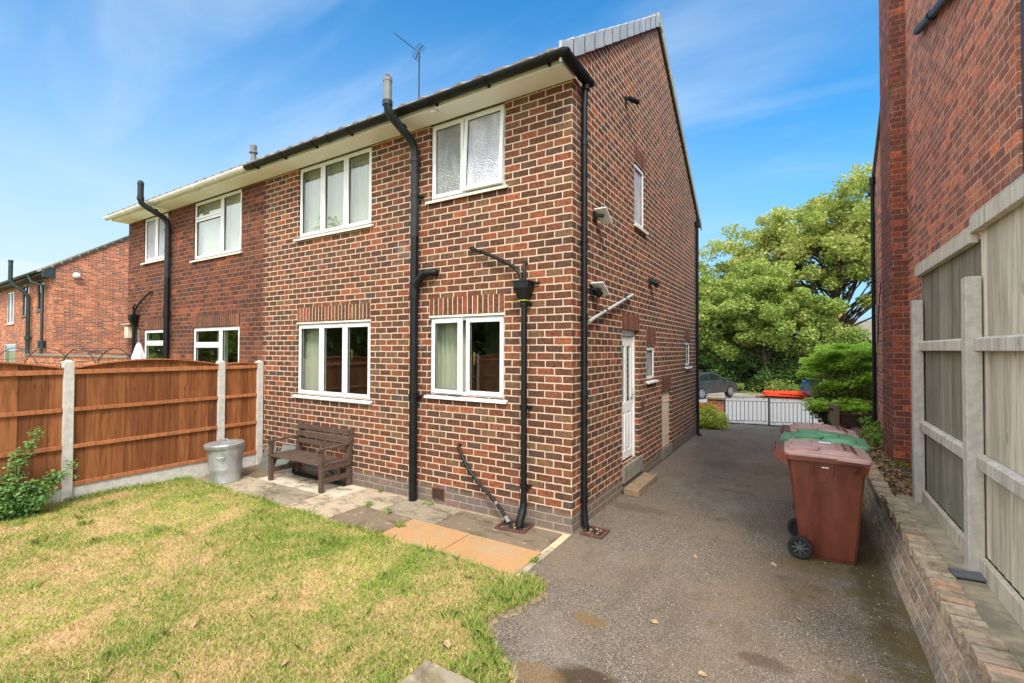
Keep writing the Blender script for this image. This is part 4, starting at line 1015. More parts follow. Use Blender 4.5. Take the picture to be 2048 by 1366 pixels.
mb = MB(); mb.box(-1.78, -1.70, -0.32, -0.21, H-0.035, H-0.012); mb.build('soffit_lamp', M['white'], house, bevel=0.01)
# vent terminal and aerial on the roof
mb = MB(); mb.lathe([(0.055, 0), (0.055, 0.25), (0.085, 0.26), (0.085, 0.29), (0.06, 0.31), (0.07, 0.42), (0.045, 0.44)], (-7.88, 0.9, 5.98), 18)
mb2 = MB(); mb2.tube([(-5.54, 3.5, 7.65), (-5.54, 3.5, 9.04)], 0.016, 8)
bo, be = Vector((-5.54, 3.5, 9.04)), Vector((-6.34, 3.5, 9.77))
mb2.beam(bo+(bo-be)*0.03, be, 0.02, 0.02); dv = (be-bo)
for i in range(15):
    c_ = bo+dv*(0.16+0.058*i); mb2.tube([c_-Vector((0, 0.09, 0)), c_+Vector((0, 0.09, 0))], 0.005, 5)
nv = Vector((0.67, 0, 0.74))
for s_ in (-1, 1):
    for k_ in range(4):
        c_ = bo+dv*0.04+nv*(s_*(0.05+0.04*k_))-dv*(0.01*k_); mb2.tube([c_-Vector((0, 0.13, 0)), c_+Vector((0, 0.13, 0))], 0.005, 5)
    mb2.beam(bo+dv*0.04, bo+dv*0.0+nv*(s_*0.18), 0.012, 0.012)
mb2.build('aerial', M['blackold'], house)

# =================================================================== NEIGHBOUR'S HALF
NX = -11.58
nb = thing('brick_house', 'attached left-hand semi-detached house of redder brick with white gutter', 'house', (-8.7, 0, 0))
nb_off = Matrix.Translation((8.7, 0, 0))
class OffMB(MB):
    pass
def shift(root, objs=None):
    for ch in root.children: ch.location = (-root.location.x, -root.location.y, -root.location.z)   # parts are modelled in scene coordinates
n_gf1 = (-8.40, -6.66, 1.26, 2.42); n_gf2 = (-10.68, -9.50, 1.41, 2.42); n_ff1 = (-8.42, -6.64, 3.80, H+0.02); n_ff2 = (-10.74, -9.56, 3.97, H+0.02)
mb = MB()
wall(mb, 'y', 0.0, NX, PT-0.11, -0.3, H+0.2, [n_gf1, n_gf2, n_ff1, n_ff2], 0.1, 1)
k = 0; z = -0.3420
while z < H:
    if k % 2 == 0: mb.add([(PT-0.11, 0, z), (PT, 0, z), (PT, 0, z+C), (PT-0.11, 0, z+C)], [(0,1,2,3)], [[(PT-0.11,z),(PT,z),(PT,z+C),(PT-0.11,z+C)]])
    z += C; k += 1
wall(mb, 'x', NX, 0.0, DEP, -0.45, 5.22, [], 0.1, 1)
q = [(0.0, 5.22), (DEP, 5.22), (RY, RZ)]; mb.add([(NX, a, b) for a, b in q], [(2,1,0)], [q[::-1]])
wall(mb, 'y', DEP, NX, PT, -0.45, H+0.2, [], 0.1, -1)
mb.build('wall', M['brick_nbr'], nb)
for (a, b) in ((-8.42, -6.62), (-10.70, -9.48)): soldier(nb, 'y', 0.0, -1, a, b, 2.432, mat='soldier_nbr')
L3 = [(0, 0.60, 0, 0.70), (0, 0.60, 0.70, 1), (0.60, 1, 0, 1)]
window(nb, 'y', 0, -1, *n_gf1, L3, room='room_red', curt=[(-7.75, -7.45, 0.05)], label='white ground floor window with top light beside the party fence')
window(nb, 'y', 0, -1, *n_gf2, [(0, 1, 0, 0.70), (0, 1, 0.70, 1)], label='white ground floor window behind the black soil pipe')
window(nb, 'y', 0, -1, n_ff1[0], n_ff1[1], n_ff1[2], H-0.004, L3, glass='glass', curt=[(-8.5, -6.6, 0.02)], sill_mat='upvc_old', label='white three-light upper window with plain glass')
window(nb, 'y', 0, -1, n_ff2[0], n_ff2[1], n_ff2[2], H-0.004, [(0, 0.5, 0, 1), (0.5, 1, 0, 1)], glass='frostl', sill_mat='upvc_old', label='small white two-pane upper window near the left end')
rf2, _ = roof(nb, NX-0.12, PT)
soffit(nb, NX-0.02, PT-0.02)
gutter(nb, NX-0.14, PT+0.015, 'upvc')
soilpipe(nb, -9.35, -1, ('blackold', 'blackold'), branch=False)
hopper(nb, -11.02, -1)
mb = MB(); mb.prism([(-11.40, 2.24), (-11.22, 2.24), (-11.22, 2.50), (-11.40, 2.50)], 'y', -0.12, 0.0); mb.beam((-11.50, -0.1, 2.56), (-11.1, -0.1, 2.56), 0.12, 0.02)
mb.build('utility_box', M['cream'], nb, bevel=0.02, recalc=True)
mb = MB(); mb.lathe([(0.055, 0), (0.055, 0.25), (0.085, 0.26), (0.085, 0.29), (0.06, 0.31), (0.07, 0.42), (0.045, 0.44)], (-7.88, 0.9, 5.95), 18)
mb.build('roof_vent', M['greyp'], nb, smooth=True)
shift(nb)

# =================================================================== FAR LEFT HOUSE
fh = thing('brick_house', 'far left house of orange-red brick, gable end facing the neighbour garden', 'house', (-22.5, 1.4, 0))
FX, FY = -22.5, 1.40
mb = MB()
fw = [(-30.5, -29.1, 3.15, 4.65), (-27.5, -26.35, 3.4, 4.8), (-24.95, -24.0, 3.55, 4.85), (-31.0, -28.6, 1.0, 2.2)]
wall(mb, 'y', FY, -34.5, FX, -0.2, 5.2, fw, 0.1, 1)
wall(mb, 'x', FX, FY, FY+7.2, -0.2, 5.15, [], 0.1, -1)
q = [(FY, 5.15), (FY+7.2, 5.15), (FY+3.6, 5.15+3.6*0.69)]
mb.add([(FX, a, b) for a, b in q], [(0,1,2)], [q])
mb.build('wall', M['brick_far'], fh)
window(fh, 'y', FY, -1, *fw[0], [(0, 0.5, 0, 1), (0.5, 1, 0, 1)], label='white upper window at the left edge', curt=[(-30.4, -29.2, 0.02)])
window(fh, 'y', FY, -1, *fw[1], [(0, 0.5, 0, 1), (0.5, 1, 0, 1)], mat='upvc_dark', sill_mat='greenp', label='dark framed upper window left of the soil pipe')
window(fh, 'y', FY, -1, *fw[2], [(0, 1, 0, 1)], mat='upvc_dark', sill_mat='greenp', label='dark framed upper window beside the corner')
window(fh, 'y', FY, -1, *fw[3], [(0, 1, 0, 1)], label='white ground floor window behind the fence', curt=[(-30.9, -28.7, 0.02)])
fh.rotation_euler.z = math.radians(-2.3)
mb = MB(); zz_ = 5.15
for s_ in (0, 1):
    ya = FY-0.35 if s_ == 0 else FY+7.55
    za = zz_-0.35*0.69+0.06; zr = zz_+3.6*0.69+0.06
    mb.add([(-34.6, ya, za), (FX+0.05, ya, za), (FX+0.05, FY+3.6, zr), (-34.6, FY+3.6, zr)], [(0,1,2,3) if s_ == 0 else (3,2,1,0)])
    mb.add([(-34.6, ya, za-0.08), (FX+0.05, ya, za-0.08), (FX+0.05, FY+3.6, zr-0.08), (-34.6, FY+3.6, zr-0.08)], [(3,2,1,0) if s_ == 0 else (0,1,2,3)])
    mb.add([(FX+0.05, ya, za), (FX+0.05, ya, za-0.08), (FX+0.05, FY+3.6, zr-0.08), (FX+0.05, FY+3.6, zr)], [(0,1,2,3)])
nT = 15
for i in range(nT):
    ya = FY-0.35+3.95*i/nT; yb = FY-0.35+3.95*(i+1)/nT; z_ = zz_+0.06+(ya-FY)*0.69
    mb.beam((FX-0.15, (ya+yb)/2, z_+0.69*(yb-ya)/2+0.03), (FX+0.09, (ya+yb)/2, z_+0.69*(yb-ya)/2+0.03), (yb-ya)*0.98, 0.05, up=(0, -0.57, 0.82))
frf = mb.build('roof', M['tile'], fh)
mb = MB(); mb.prism([(FY-0.3, 4.99), (FY+3.6, 5.15+3.6*0.69-0.04), (FY+3.6, 5.15+3.6*0.69+0.03), (FY-0.3, 5.06)], 'x', FX+0.01, FX+0.045)
mb.build('bargeboard', M['cream'], fh, recalc=True)
mb = MB(); mb.prism([(FY-0.42+a, 4.98+b) for a, b in half(0.075)], 'x', -34.5, FX-0.1); mb.box(-34.5, FX, FY-0.33, FY, 4.86, 4.92)
mb.prism([(FY-0.34, 4.72), (FY, 4.72), (FY, 5.10), (FY-0.34, 4.98)], 'x', FX-0.02, FX+0.05)
mb.build('gutter', M['greenp'], fh, recalc=True)
mb = MB(); x = -25.75; y = FY-0.12
mb.tube([(x, y, 0), (x, y, 4.15), (x, y-0.1, 4.35), (x-0.25, y-0.45, 4.7), (x-0.25, y-0.5, 4.85), (x-0.25, y-0.5, 5.65)], 0.075, 12); mb.tube([(x, y, 2.35), (x, y, 2.5)], 0.11, 12); mb.tube([(x-0.25, y-0.5, 5.6), (x-0.25, y-0.5, 5.68)], 0.085, 12)
mb.build('soil_pipe', M['greenp'], fh, smooth=True, recalc=True)
mb = MB(); x = -23.55
mb.tube([(x-0.45, y-0.32, 4.9), (x-0.4, y-0.25, 4.65), (x, y, 4.5), (x, y, 0)], 0.055, 12); mb.tube([(x, y, 2.0), (x, y, 2.3)], 0.12, 12)
mb.build('downpipe', M['greenp'], fh, smooth=True, recalc=True)
mb = MB(); mb.lathe([(0.01, 0.14), (0.1, 0.12), (0.13, 0.0), (0.1, -0.06), (0.01, -0.08)], (FX+0.1, 2.03, 4.86), 16); mb.build('security_dome', M['white'], fh, smooth=True)
mb = MB(); p0 = Vector((-24.0, 5.0, 7.5))
mb.tube([p0-Vector((0,0,0.6)), p0+Vector((0,0,0.85))], 0.03, 6); mb.beam(p0+Vector((-1.6,0,1.0)), p0+Vector((0.3,0,0.8)), 0.04, 0.04)
for i in range(12): c_ = p0+Vector((-1.5+0.15*i, 0, 0.99-0.015*i)); mb.beam(c_-Vector((0,0.25,0)), c_+Vector((0,0.25,0)), 0.02, 0.02)
mb.build('aerial', M['blackold'], fh)
shift(fh)

# =================================================================== RIGHT HOUSE
WX = 3.47; BX = 3.28
rh = thing('brick_house', 'tall red brick house on the right with an external chimney breast', 'house', (WX, 4.0, 0))
mb = MB()
bw = (-1.1, 0.08, 3.24, 4.9)
wall(mb, 'x', WX, -1.3, 7.6, -0.2, 5.62, [bw], 0.1, 1)
q = [(-1.3, 5.62), (7.6, 5.62), (3.15, 5.62+4.45*0.69)]
mb.add([(WX, a, b) for a, b in q], [(2,1,0)], [q[::-1]])
wall(mb, 'y', 7.6, WX, WX+7, -0.2, 5.62, [], 0.1, -1)
wall(mb, 'y', -1.3, WX, WX+7, -0.2, 5.62, [], 0.1, 1)  # unseen rear end, set short so the sun reaches the drive
mb.build('wall', M['brick_rt'], rh)
mb = MB()
wall(mb, 'y', 4.18, BX, WX, -0.2, 10.2, [], 0.1, 1)
wall(mb, 'x', BX, 4.18, 5.15, -0.2, 10.2, [], 0.1, 1)
wall(mb, 'y', 5.15, BX, WX+0.5, -0.2, 10.2, [], 0.1, -1)
mb.build('chimney_breast', M['brick_ch'], rh)
window(rh, 'x', WX, -1, *bw, [(0, 0.5, 0, 1), (0.5, 1, 0, 1)], mat='upvc_dark', sill_mat='upvc_dark', label='dark framed upper window at the right edge')
mb = MB(); mb.tube([(WX-0.05, 3.05, 6.08), (WX-0.05, 1.55, 5.58), (WX-0.05, 0.6, 5.26)], 0.045, 12); mb.tube([(WX-0.05, 2.38, 5.855), (WX-0.05, 2.28, 5.82)], 0.055, 12)
mb.build('waste_pipe', M['blackold'], rh, smooth=True, recalc=True)
mb = MB(); mb.tube([(WX-0.05, 7.50, 5.60), (WX-0.05, 7.50, 0.1)], 0.036, 14); mb.tube([(WX-0.05, 7.5, 5.45), (WX-0.05, 7.5, 5.6)], 0.055, 14)
for z in (1.6, 3.4): mb.tube([(WX-0.05, 7.5, z), (WX-0.05, 7.5, z+0.05)], 0.044, 14)
mb.build('downpipe', M['black'], rh, smooth=True, recalc=True)
mb = MB(); mb.tube([(WX-0.03, 7.1, 2.15), (WX-0.03, 6.9, 2.9), (WX-0.03, 6.6, 3.3)], 0.008, 6); mb.build('cable', M['black'], rh)
mb = MB(); er = 5.62+4.45*0.69
mb.prism([(8.0, 5.62-0.4*0.69), (3.15, er), (3.15, er+0.09), (8.0, 5.62-0.4*0.69+0.09)], 'x', WX-0.05, WX+7)
mb.prism([(-1.7, 5.62-0.4*0.69), (3.15, er), (3.15, er+0.09), (-1.7, 5.62-0.4*0.69+0.09)], 'x', WX-0.05, WX+7)
mb.build('roof', M['tile'], rh, recalc=True)
mb = MB(); mb.prism([(8.02+a, 5.42+b) for a, b in half(0.06)], 'x', WX-0.07, WX+7); mb.build('gutter', M['black'], rh, recalc=True)
shift(rh)

# =================================================================== LEFT FENCE
FXL = -5.90
def post(x, y, z0, z1, grp, label, w_=0.105):
    mb = MB(); h_ = w_/2
    mb.box(-h_, h_, -h_, h_, 0, z1-z0-0.03); t_ = z1-z0
    mb.add([(-h_,-h_,t_-0.03),(h_,-h_,t_-0.03),(h_,h_,t_-0.03),(-h_,h_,t_-0.03),(0,0,t_)], [(0,1,4),(1,2,4),(2,3,4),(3,0,4)])
    o = mb.build('fence_post', M['concrete'], None, bevel=0.006); o.location = (x, y, z0)
    return tag(o, label, 'post', grp)
LP = [(-4.42, 0.04, 1.86), (-2.56, 0.04, 1.855), (-0.70, 0.0, 1.82), (-0.065, 0.0, 1.80)]
lab = ['concrete fence post out at the left edge of the lawn', 'concrete fence post beside the rose bush', 'concrete fence post behind the metal dustbin', 'concrete fence post against the house wall']
for (y, z0, z1), l_ in zip(LP, lab): post(FXL, y, z0, z1, 'concrete posts of the brown fence', l_)
def arch_panel(y0, y1, zb, arch, label, nbd=13, grp='brown arched fence panels', x=FXL):
    t = thing('timber_fence', label, 'fence', (x, (y0+y1)/2, 0), 0, grp)
    a, b = y0-(y0+y1)/2, y1-(y0+y1)/2; w_ = (b-a)/nbd
    top_ = lambda u: 1.735+arch*(1-(2*u/(b-a))**2)
    mb = MB(); rr = random.Random(int(y0*100))
    for i in range(nbd):
        mb.cur = rr.random(); u0 = a+i*w_; u1 = u0+w_; th = 0.006*(i%2)
        pts = []
        for xx in (0.0+th, 0.012+th):
            pts += [(xx, u0-0.008, zb), (xx, u1+0.004, zb), (xx, u1+0.004, top_(u1)), (xx, u0-0.008, top_(u0))]
        mb.add(pts, [(0,3,2,1), (4,5,6,7), (0,1,5,4), (1,2,6,5), (2,3,7,6), (3,0,4,7)])
    mb.build('boards', M['fence'], t)
    for z in (zb+0.0, 0.71, 1.185, 1.665):
        rb = MB(); rb.cur = rr.random(); rb.box(0.018, 0.05, a, b, z, z+(0.05 if z < 1.6 else 0.06)); rb.build('rail', M['rail'], t, bevel=0.003)
    cb = MB(); n = 16; pts = []
    for i in range(n+1):
        u = a+(b-a)*i/n; z = top_(u); pts += [(-0.012, u, z), (0.055, u, z), (0.055, u, z+0.018), (-0.012, u, z+0.018)]
    F = []
    for i in range(n): F += [(4*i, 4*i+1, 4*i+5, 4*i+4), (4*i+1, 4*i+2, 4*i+6, 4*i+5), (4*i+2, 4*i+3, 4*i+7, 4*i+6), (4*i+3, 4*i, 4*i+4, 4*i+7)]
    F += [(3,2,1,0), (4*n, 4*n+1, 4*n+2, 4*n+3)]
    cb.add(pts, F); cb.build('capping', M['rail'], t, recalc=True)
    return t
arch_panel(-4.37, -2.615, 0.23, 0.10, 'arched brown fence panel behind the rose bush')
arch_panel(-2.505, -0.755, 0.23, 0.10, 'widest arched brown fence panel between bush and dustbin')
arch_panel(-0.645, -0.12, 0.20, 0.02, 'narrow brown fence panel between dustbin and house', nbd=4)
for a, b, l_ in ((-4.37, -2.615, 'concrete gravel board half hidden by the rose bush'), (-2.505, -0.755, 'long concrete gravel board under the widest brown panel'), (-0.645, -0.12, 'short concrete gravel board near the house wall')):
    mb = MB(); mb.box(-0.025, 0.025, a, b, -0.03, 0.228 if b < -0.5 else 0.198)
    o = mb.build('gravel_board', M['concrete'], None, bevel=0.004); o.location = (FXL+0.005, 0, 0); tag(o, l_, 'gravel board', 'gravel boards of the brown fence')

# =================================================================== RIGHT RETAINING WALL + FENCE
rw = thing('retaining_wall', 'low leaning brick retaining wall along the drive with soldier brick capping', 'wall', (2.85, 0, 0))
def top_z(y): return 0.31 if y > 1.95 else (0.385 if y > -1.12 else 0.43)
mb = MB(); seg = [(-6.5, -1.12), (-1.12, 1.95), (1.95, 5.0), (5.0, 8.5), (8.5, 11.6)]
fx = lambda y: 0.0 if y <= 5 else -(y-5)*0.03
for a, b in seg:
    t_ = top_z((a+b)/2)-0.09; zb = gz(0, b)-0.12
    p = [(-0.08+fx(a), a, -0.12+min(0, gz(0,a)+0.03)), (-0.08+fx(b), b, -0.12+min(0, gz(0,b)+0.03)), (0.055+fx(b), b, t_+min(0, gz(0,b)+0.03)), (0.055+fx(a), a, t_+min(0, gz(0,a)+0.03))]
    back = [(q_[0]+0.22-(q_[0]-0.055-fx(q_[1]) if k < 2 else 0), q_[1], q_[2]) for k, q_ in enumerate(p)]
    pts = p+back
    uvf = [[(p[i][1], p[i][2]) for i in (3,2,1,0)]]
    mb.add(pts, [(3,2,1,0), (4,5,6,7), (0,1,5,4), (2,3,7,6), (1,2,6,5), (3,0,4,7)], [[(p[i][1], p[i][2]) for i in (3,2,1,0)]]+[[(0,0)]*4]*5)
mb.build('wall_face', M['brick_low'], rw)
mb = MB(); y = -6.4; rr = random.Random(11)
while y < 11.4:
    w_ = 0.069; mb.cur = rr.random(); t_ = top_z(y)+min(0, gz(0, y)+0.03); dx = fx(y)
    jx, jz, a = rr.uniform(-0.010, 0.012), rr.uniform(-0.006, 0.007), rr.uniform(-0.03, 0.03)
    mb.X = Matrix.Translation((0.052+dx+jx, y, t_-0.095+jz)) @ Matrix.Rotation(a, 4, 'Z') @ Matrix.Rotation(rr.uniform(-0.02, 0.02), 4, 'X')
    mb.box(-0.012, 0.152, 0, w_, 0.012, 0.095)
    y += 0.0865+rr.uniform(-0.003, 0.003)
mb.X = None
mb.build('capping', M['capb'], rw, bevel=0.007)
mb = MB()
for a, b in seg: mb.box(0.05, 0.20, a, b, top_z((a+b)/2)-0.2+min(0, gz(0,b)+0.03), top_z((a+b)/2)-0.022+min(0, gz(0,b)+0.03))
mb.build('mortar_bed', M['concrete_old'], rw)
mb = MB(); mb.box(3.03, 3.30, -6.5, 2.1, 0.0, 0.374)
tag(mb.build('concrete_haunch', M['concrete_old']), kind='structure')
mb = MB(); n = 30
g = [(3.06+(0.46)*i/4, 2.0+(8.0-2.0)*j/n, 0.30+0.02*math.sin(j*1.3+i)+0.012*i) for j in range(n+1) for i in range(5)]
mb.add(g, [(j*5+i, j*5+i+1, (j+1)*5+i+1, (j+1)*5+i) for j in range(n) for i in range(4)])
mb.box(2.9, 3.5, 7.5, 12, -0.4, 0.12)
tag(mb.build('soil_bed', M['soil'], smooth=True), kind='structure')
mb = MB(); mb.X = Matrix.Translation((3.08, -0.10, 0.388)) @ Matrix.Rotation(0.06, 4, 'Z'); mb.box(-0.04, 0.16, -0.07, 0.06, 0, 0.018); mb.X = None
tag(mb.build('slate_offcut', M['leadflash'], None, bevel=0.003), 'dark slate offcut lying at the foot of the nearer grey post', 'slate')

def grey_post(x, y, z0, z1, label):
    mb = MB(); 
    poly = [(0, 0), (0.09, 0), (0.09, 0.03), (0.055, 0.03), (0.055, 0.08), (0.09, 0.08), (0.09, 0.11), (0, 0.11)]
    mb.prism(poly, 'z', 0, z1-z0); 
    o = mb.build('fence_post', M['concrete'], None, bevel=0.006, recalc=True); o.location = (x, y, z0)
    return tag(o, label, 'post', 'slotted concrete posts of the grey fence')
grey_post(3.155, -0.02, 0.36, 2.545, 'slotted concrete post between the two tall grey fence panels')
grey_post(3.155, 1.88, 0.33, 2.545, 'slotted concrete post beside the chimney breast')
grey_post(3.155, -1.95, 0.36, 2.545, 'slotted concrete post out beyond the right edge of the picture')
def tall_panel(y0, y1, z0, z1, label, seed, bm='greyf'):
    t = thing('timber_fence', label, 'fence', (3.22, (y0+y1)/2, z0), 0, 'tall weathered grey fence panels')
    a, b = y0-(y0+y1)/2, y1-(y0+y1)/2; n = round((b-a)/0.125); w_ = (b-a)/n; rr = random.Random(seed); h_ = z1-z0
    mb = MB()
    for i in range(n):
        mb.cur = rr.random(); u0, u1 = a+i*w_, a+(i+1)*w_
        p = []
        for xx in (0.035, 0.048): p += [(xx+(0.012), u0-0.012, 0.14), (xx, u1+0.002, 0.14), (xx, u1+0.002, h_-0.09), (xx+0.012, u0-0.012, h_-0.09)]
        mb.add(p, [(0,1,2,3), (7,6,5,4), (4,5,1,0), (5,6,2,1), (6,7,3,2), (7,4,0,3)], flip=True)
    mb.build('boards', M[bm], t, recalc=True)
    for zr in (1.15-z0, 2.0-z0):
        mb = MB(); mb.cur = rr.random(); mb.prism([(-0.02, zr), (0.034, zr-0.004), (0.034, zr+0.10), (0.012, zr+0.10), (-0.02, zr+0.085)], 'y', a, b); mb.build('rail', M['greyrail'], t, bevel=0.003, recalc=True)
    mb = MB(); mb.cur = 0.5; mb.box(-0.005, 0.034, a, b, 0.0, 0.135); mb.build('kick_board', M['greyrail'], t, bevel=0.004)
    mb = MB(); mb.cur = 0.8; mb.box(-0.018, 0.034, a-0.05, b+0.05, h_-0.115, h_-0.005); mb.build('top_rail', M['greyrail'], t, bevel=0.004)
    mb = MB(); mb.cur = 0.2; mb.box(-0.01, 0.075, a-0.05, b+0.05, h_-0.003, h_+0.022); mb.build('capping', M['greyrail'], t, bevel=0.004)
    return t
tall_panel(-1.85, 0.02, 0.372, 2.99, 'nearest and tallest weathered grey fence panel, at the right edge', 2)
tall_panel(0.12, 1.98, 0.372, 2.92, 'second weathered grey fence panel, ending beside the chimney breast', 4, 'greyf2')

# =================================================================== WHEELIE BINS
def wheelie(loc, rz, body, lid, label, grp='wheelie bins on the drive', worn=False):
    """local: +x is the front (away from the wheels), y the width; origin at ground centre"""
    t = thing('wheelie_bin', label, 'bin', loc, rz, grp)
    mb = MB()
    z0, z1 = 0.04, 0.94
    B = [(-0.19,-0.225), (0.25,-0.235), (0.25,0.235), (-0.19,0.225)]; T_ = [(-0.30,-0.275), (0.325,-0.285), (0.325,0.285), (-0.30,0.275)]
    def rr_(c, r_, z):
        out = []
        for i in range(4):
            p = Vector((c[i][0], c[i][1])); a = Vector((c[i-1][0], c[i-1][1])); b = Vector((c[(i+1)%4][0], c[(i+1)%4][1]))
            d1 = (a-p).normalized()*r_; d2 = (b-p).normalized()*r_
            for s_ in (0, 0.3, 0.7, 1.0):
                q_ = p+d1*(1-s_)**2+d2*s_**2; out.append((q_.x, q_.y, z))
        return out
    rings = []
    for k_ in range(9):
        f = k_/8; c = [(B[i][0]+(T_[i][0]-B[i][0])*f, B[i][1]+(T_[i][1]-B[i][1])*f) for i in range(4)]
        rings.append(rr_(c, 0.05, z0+(z1-z0)*f))
    Tr = [(a*1.0+(0.028 if a > 0 else -0.012), b+math.copysign(0.028, b)) for a, b in T_]
    rings.append(rr_(Tr, 0.04, z1+0.002)); rings.append(rr_(Tr, 0.04, z1+0.045))
    n = 16; V = [p for r_ in rings for p in r_]; F = [tuple(range(n))[::-1]]
    for i in range(len(rings)-1):
        for j in range(n): F.append((i*n+j, i*n+(j+1)%n, (i+1)*n+(j+1)%n, (i+1)*n+j))
    F.append(tuple((len(rings)-1)*n+j for j in range(n)))
    mb.add(V, F)
    bo_ = mb.build('body', M[body], t, smooth=True, auto=30)
    mb = MB()
    for s_ in (-1, 1):
        yf = lambda z: s_*(0.23+(0.285-0.23)*(z-z0)/(z1-z0))
        for xx in (-0.10, 0.06): mb = MB(); mb.beam((xx, yf(0.84)+s_*0.004, 0.82), (xx, yf(0.94)+s_*0.008, 0.94), 0.012, 0.022, up=(0, s_, 0)); mb.build('rib', M[body], bo_, recalc=True)
        mb = MB(); mb.tube([(-0.02, yf(0.79)-s_*0.01, 0.79), (-0.02, yf(0.79)+s_*0.006, 0.79)], 0.042, 20); mb.build('round_badge', M[body], bo_, recalc=True)
        mb = MB(); mb.add([(0.22, yf(0.85), 0.86), (0.33, yf(0.85), 0.86), (0.345, s_*0.308, 0.94), (0.30, s_*0.308, 0.94)], [(0,1,2,3)]); mb.build('gusset', M[body], bo_, recalc=True)
    mb = MB(); mb.box(-0.15, 0.235, -0.21, 0.21, 0.0, 0.05); mb.build('base', M[body], bo_, recalc=True)
    # lid
    mb = MB(); zl = 0.990
    out_ = [(-0.33,-0.30), (0.37,-0.315), (0.37,0.315), (-0.33,0.30)]; in_ = [(-0.27,-0.25), (0.27,-0.26), (0.27,0.26), (-0.27,0.25)]; in2 = [(-0.24,-0.22), (0.235,-0.23), (0.235,0.23), (-0.24,0.22)]
    def tilt(ps, f=0.0): return [(a, b, z+0.02*(0.35-a)/0.65) for a, b, z in ps]
    rg = [rr_(out_, 0.05, zl-0.028), rr_(out_, 0.05, zl+0.0), rr_([(a*0.97, b*0.97) for a, b in out_], 0.05, zl+0.012), rr_(in_, 0.06, zl+0.016), rr_(in2, 0.06, zl+0.045), rr_([(a*0.9, b*0.9) for a, b in in2], 0.05, zl+0.052)]
    rg = [tilt(r_) for r_ in rg]; V = [p for r_ in rg for p in r_]; F = [tuple(range(n))[::-1]]
    for i in range(len(rg)-1):
        for j in range(n): F.append((i*n+j, i*n+(j+1)%n, (i+1)*n+(j+1)%n, (i+1)*n+j))
    F.append(tuple((len(rg)-1)*n+j for j in range(n))); mb.add(V, F)
    # raised strap pads and grip moulding
    mb.prism([(-0.30, zl+0.03), (-0.05, zl+0.05), (-0.03, zl+0.075), (-0.28, zl+0.065)], 'y', -0.24, -0.15)
    mb.prism([(-0.30, zl+0.03), (-0.05, zl+0.05), (-0.03, zl+0.075), (-0.28, zl+0.065)], 'y', 0.15, 0.24)
    mb.prism([(-0.10, zl+0.05), (0.12, zl+0.045), (0.10, zl+0.082), (-0.08, zl+0.086)], 'y', -0.11, 0.11)
    lo = mb.build('lid', M[lid], t, smooth=True, auto=30, recalc=True, bevel=0.004)
    mb = MB()
    for p, q_ in (((0.17,-0.17,zl+0.062), (0.17,-0.05,zl+0.062)), ((0.17,-0.05,zl+0.062), (0.255,-0.05,zl+0.045)), ((0.17,-0.17,zl+0.062), (0.255,-0.17,zl+0.045)), ((0.255,-0.17,zl+0.045), (0.255,-0.05,zl+0.045))): mb.beam(p, q_, 0.012, 0.012)
    for p, q_ in (((0.17,0.17,zl+0.062), (0.17,0.05,zl+0.062)), ((0.17,0.05,zl+0.062), (0.255,0.05,zl+0.045)), ((0.17,0.17,zl+0.062), (0.255,0.17,zl+0.045)), ((0.255,0.17,zl+0.045), (0.255,0.05,zl+0.045))): mb.beam(p, q_, 0.012, 0.012)
    mb.build('lid_grip', M[body], lo)
    if worn:
        mb = MB(); mb.add([(-0.03,-0.06,zl+0.0905), (0.07,-0.06,zl+0.0885), (0.07,0.05,zl+0.0885), (-0.03,0.05,zl+0.0905)], [(0,1,2,3)]); mb.build('lid_sticker', M['white'], lo)
    mb = MB(); hz = 0.955
    mb.tube([(-0.30,-0.20,hz+0.02), (-0.40,-0.20,hz+0.03), (-0.42,-0.18,hz+0.03), (-0.42,0.18,hz+0.03), (-0.40,0.20,hz+0.03), (-0.30,0.20,hz+0.02)], 0.016, 10)
    for yy in (-0.27, 0.0, 0.27): mb.prism([(-0.30, hz-0.09), (-0.30, hz+0.05), (-0.42, hz+0.05), (-0.43, hz+0.02)], 'y', yy-0.012, yy+0.012)
    mb.prism([(-0.295, hz+0.03), (-0.295, hz+0.045), (-0.40, hz+0.055), (-0.41, hz+0.035)], 'y', -0.27, 0.27)
    mb.build('handle', M[body], t, smooth=True, recalc=True)
    for s_ in (-1, 1):
        mb = MB(); c_ = Vector((-0.20, s_*0.285, 0.105))
        for r0, r1, w0, w1 in ((0.105, 0.105, -0.024, 0.024),):
            pr = [(0.07, -0.018), (0.085, -0.024), (0.10, -0.02), (0.105, -0.010), (0.105, 0.010), (0.10, 0.02), (0.085, 0.024), (0.07, 0.018)]
            nn = 28; vv = []
            for r_, w2 in pr:
                for j in range(nn):
                    a = 2*math.pi*j/nn; vv.append((c_.x+r_*math.cos(a), c_.y+w2, c_.z+r_*math.sin(a)))
            ff = [(i*nn+j, i*nn+(j+1)%nn, (i+1)*nn+(j+1)%nn, (i+1)*nn+j) for i in range(len(pr)-1) for j in range(nn)]+[((len(pr)-1)*nn+j, (len(pr)-1)*nn+(j+1)%nn, (j+1)%nn, j) for j in range(nn)]
            mb.add(vv, ff)
        wh = mb.build('wheel', M['rubber'], t, smooth=True, recalc=True)
        mb = MB(); mb.tube([c_-Vector((0, 0.012, 0)), c_+Vector((0, 0.012, 0))], 0.022, 12)
        mb.tube([c_-Vector((0, 0.006, 0)), c_+Vector((0, 0.003, 0))], 0.072, 20)
        mb.mat = 1; mb.tube([c_+Vector((0, s_*0.012, 0)), c_+Vector((0, s_*0.017, 0))], 0.02, 12)
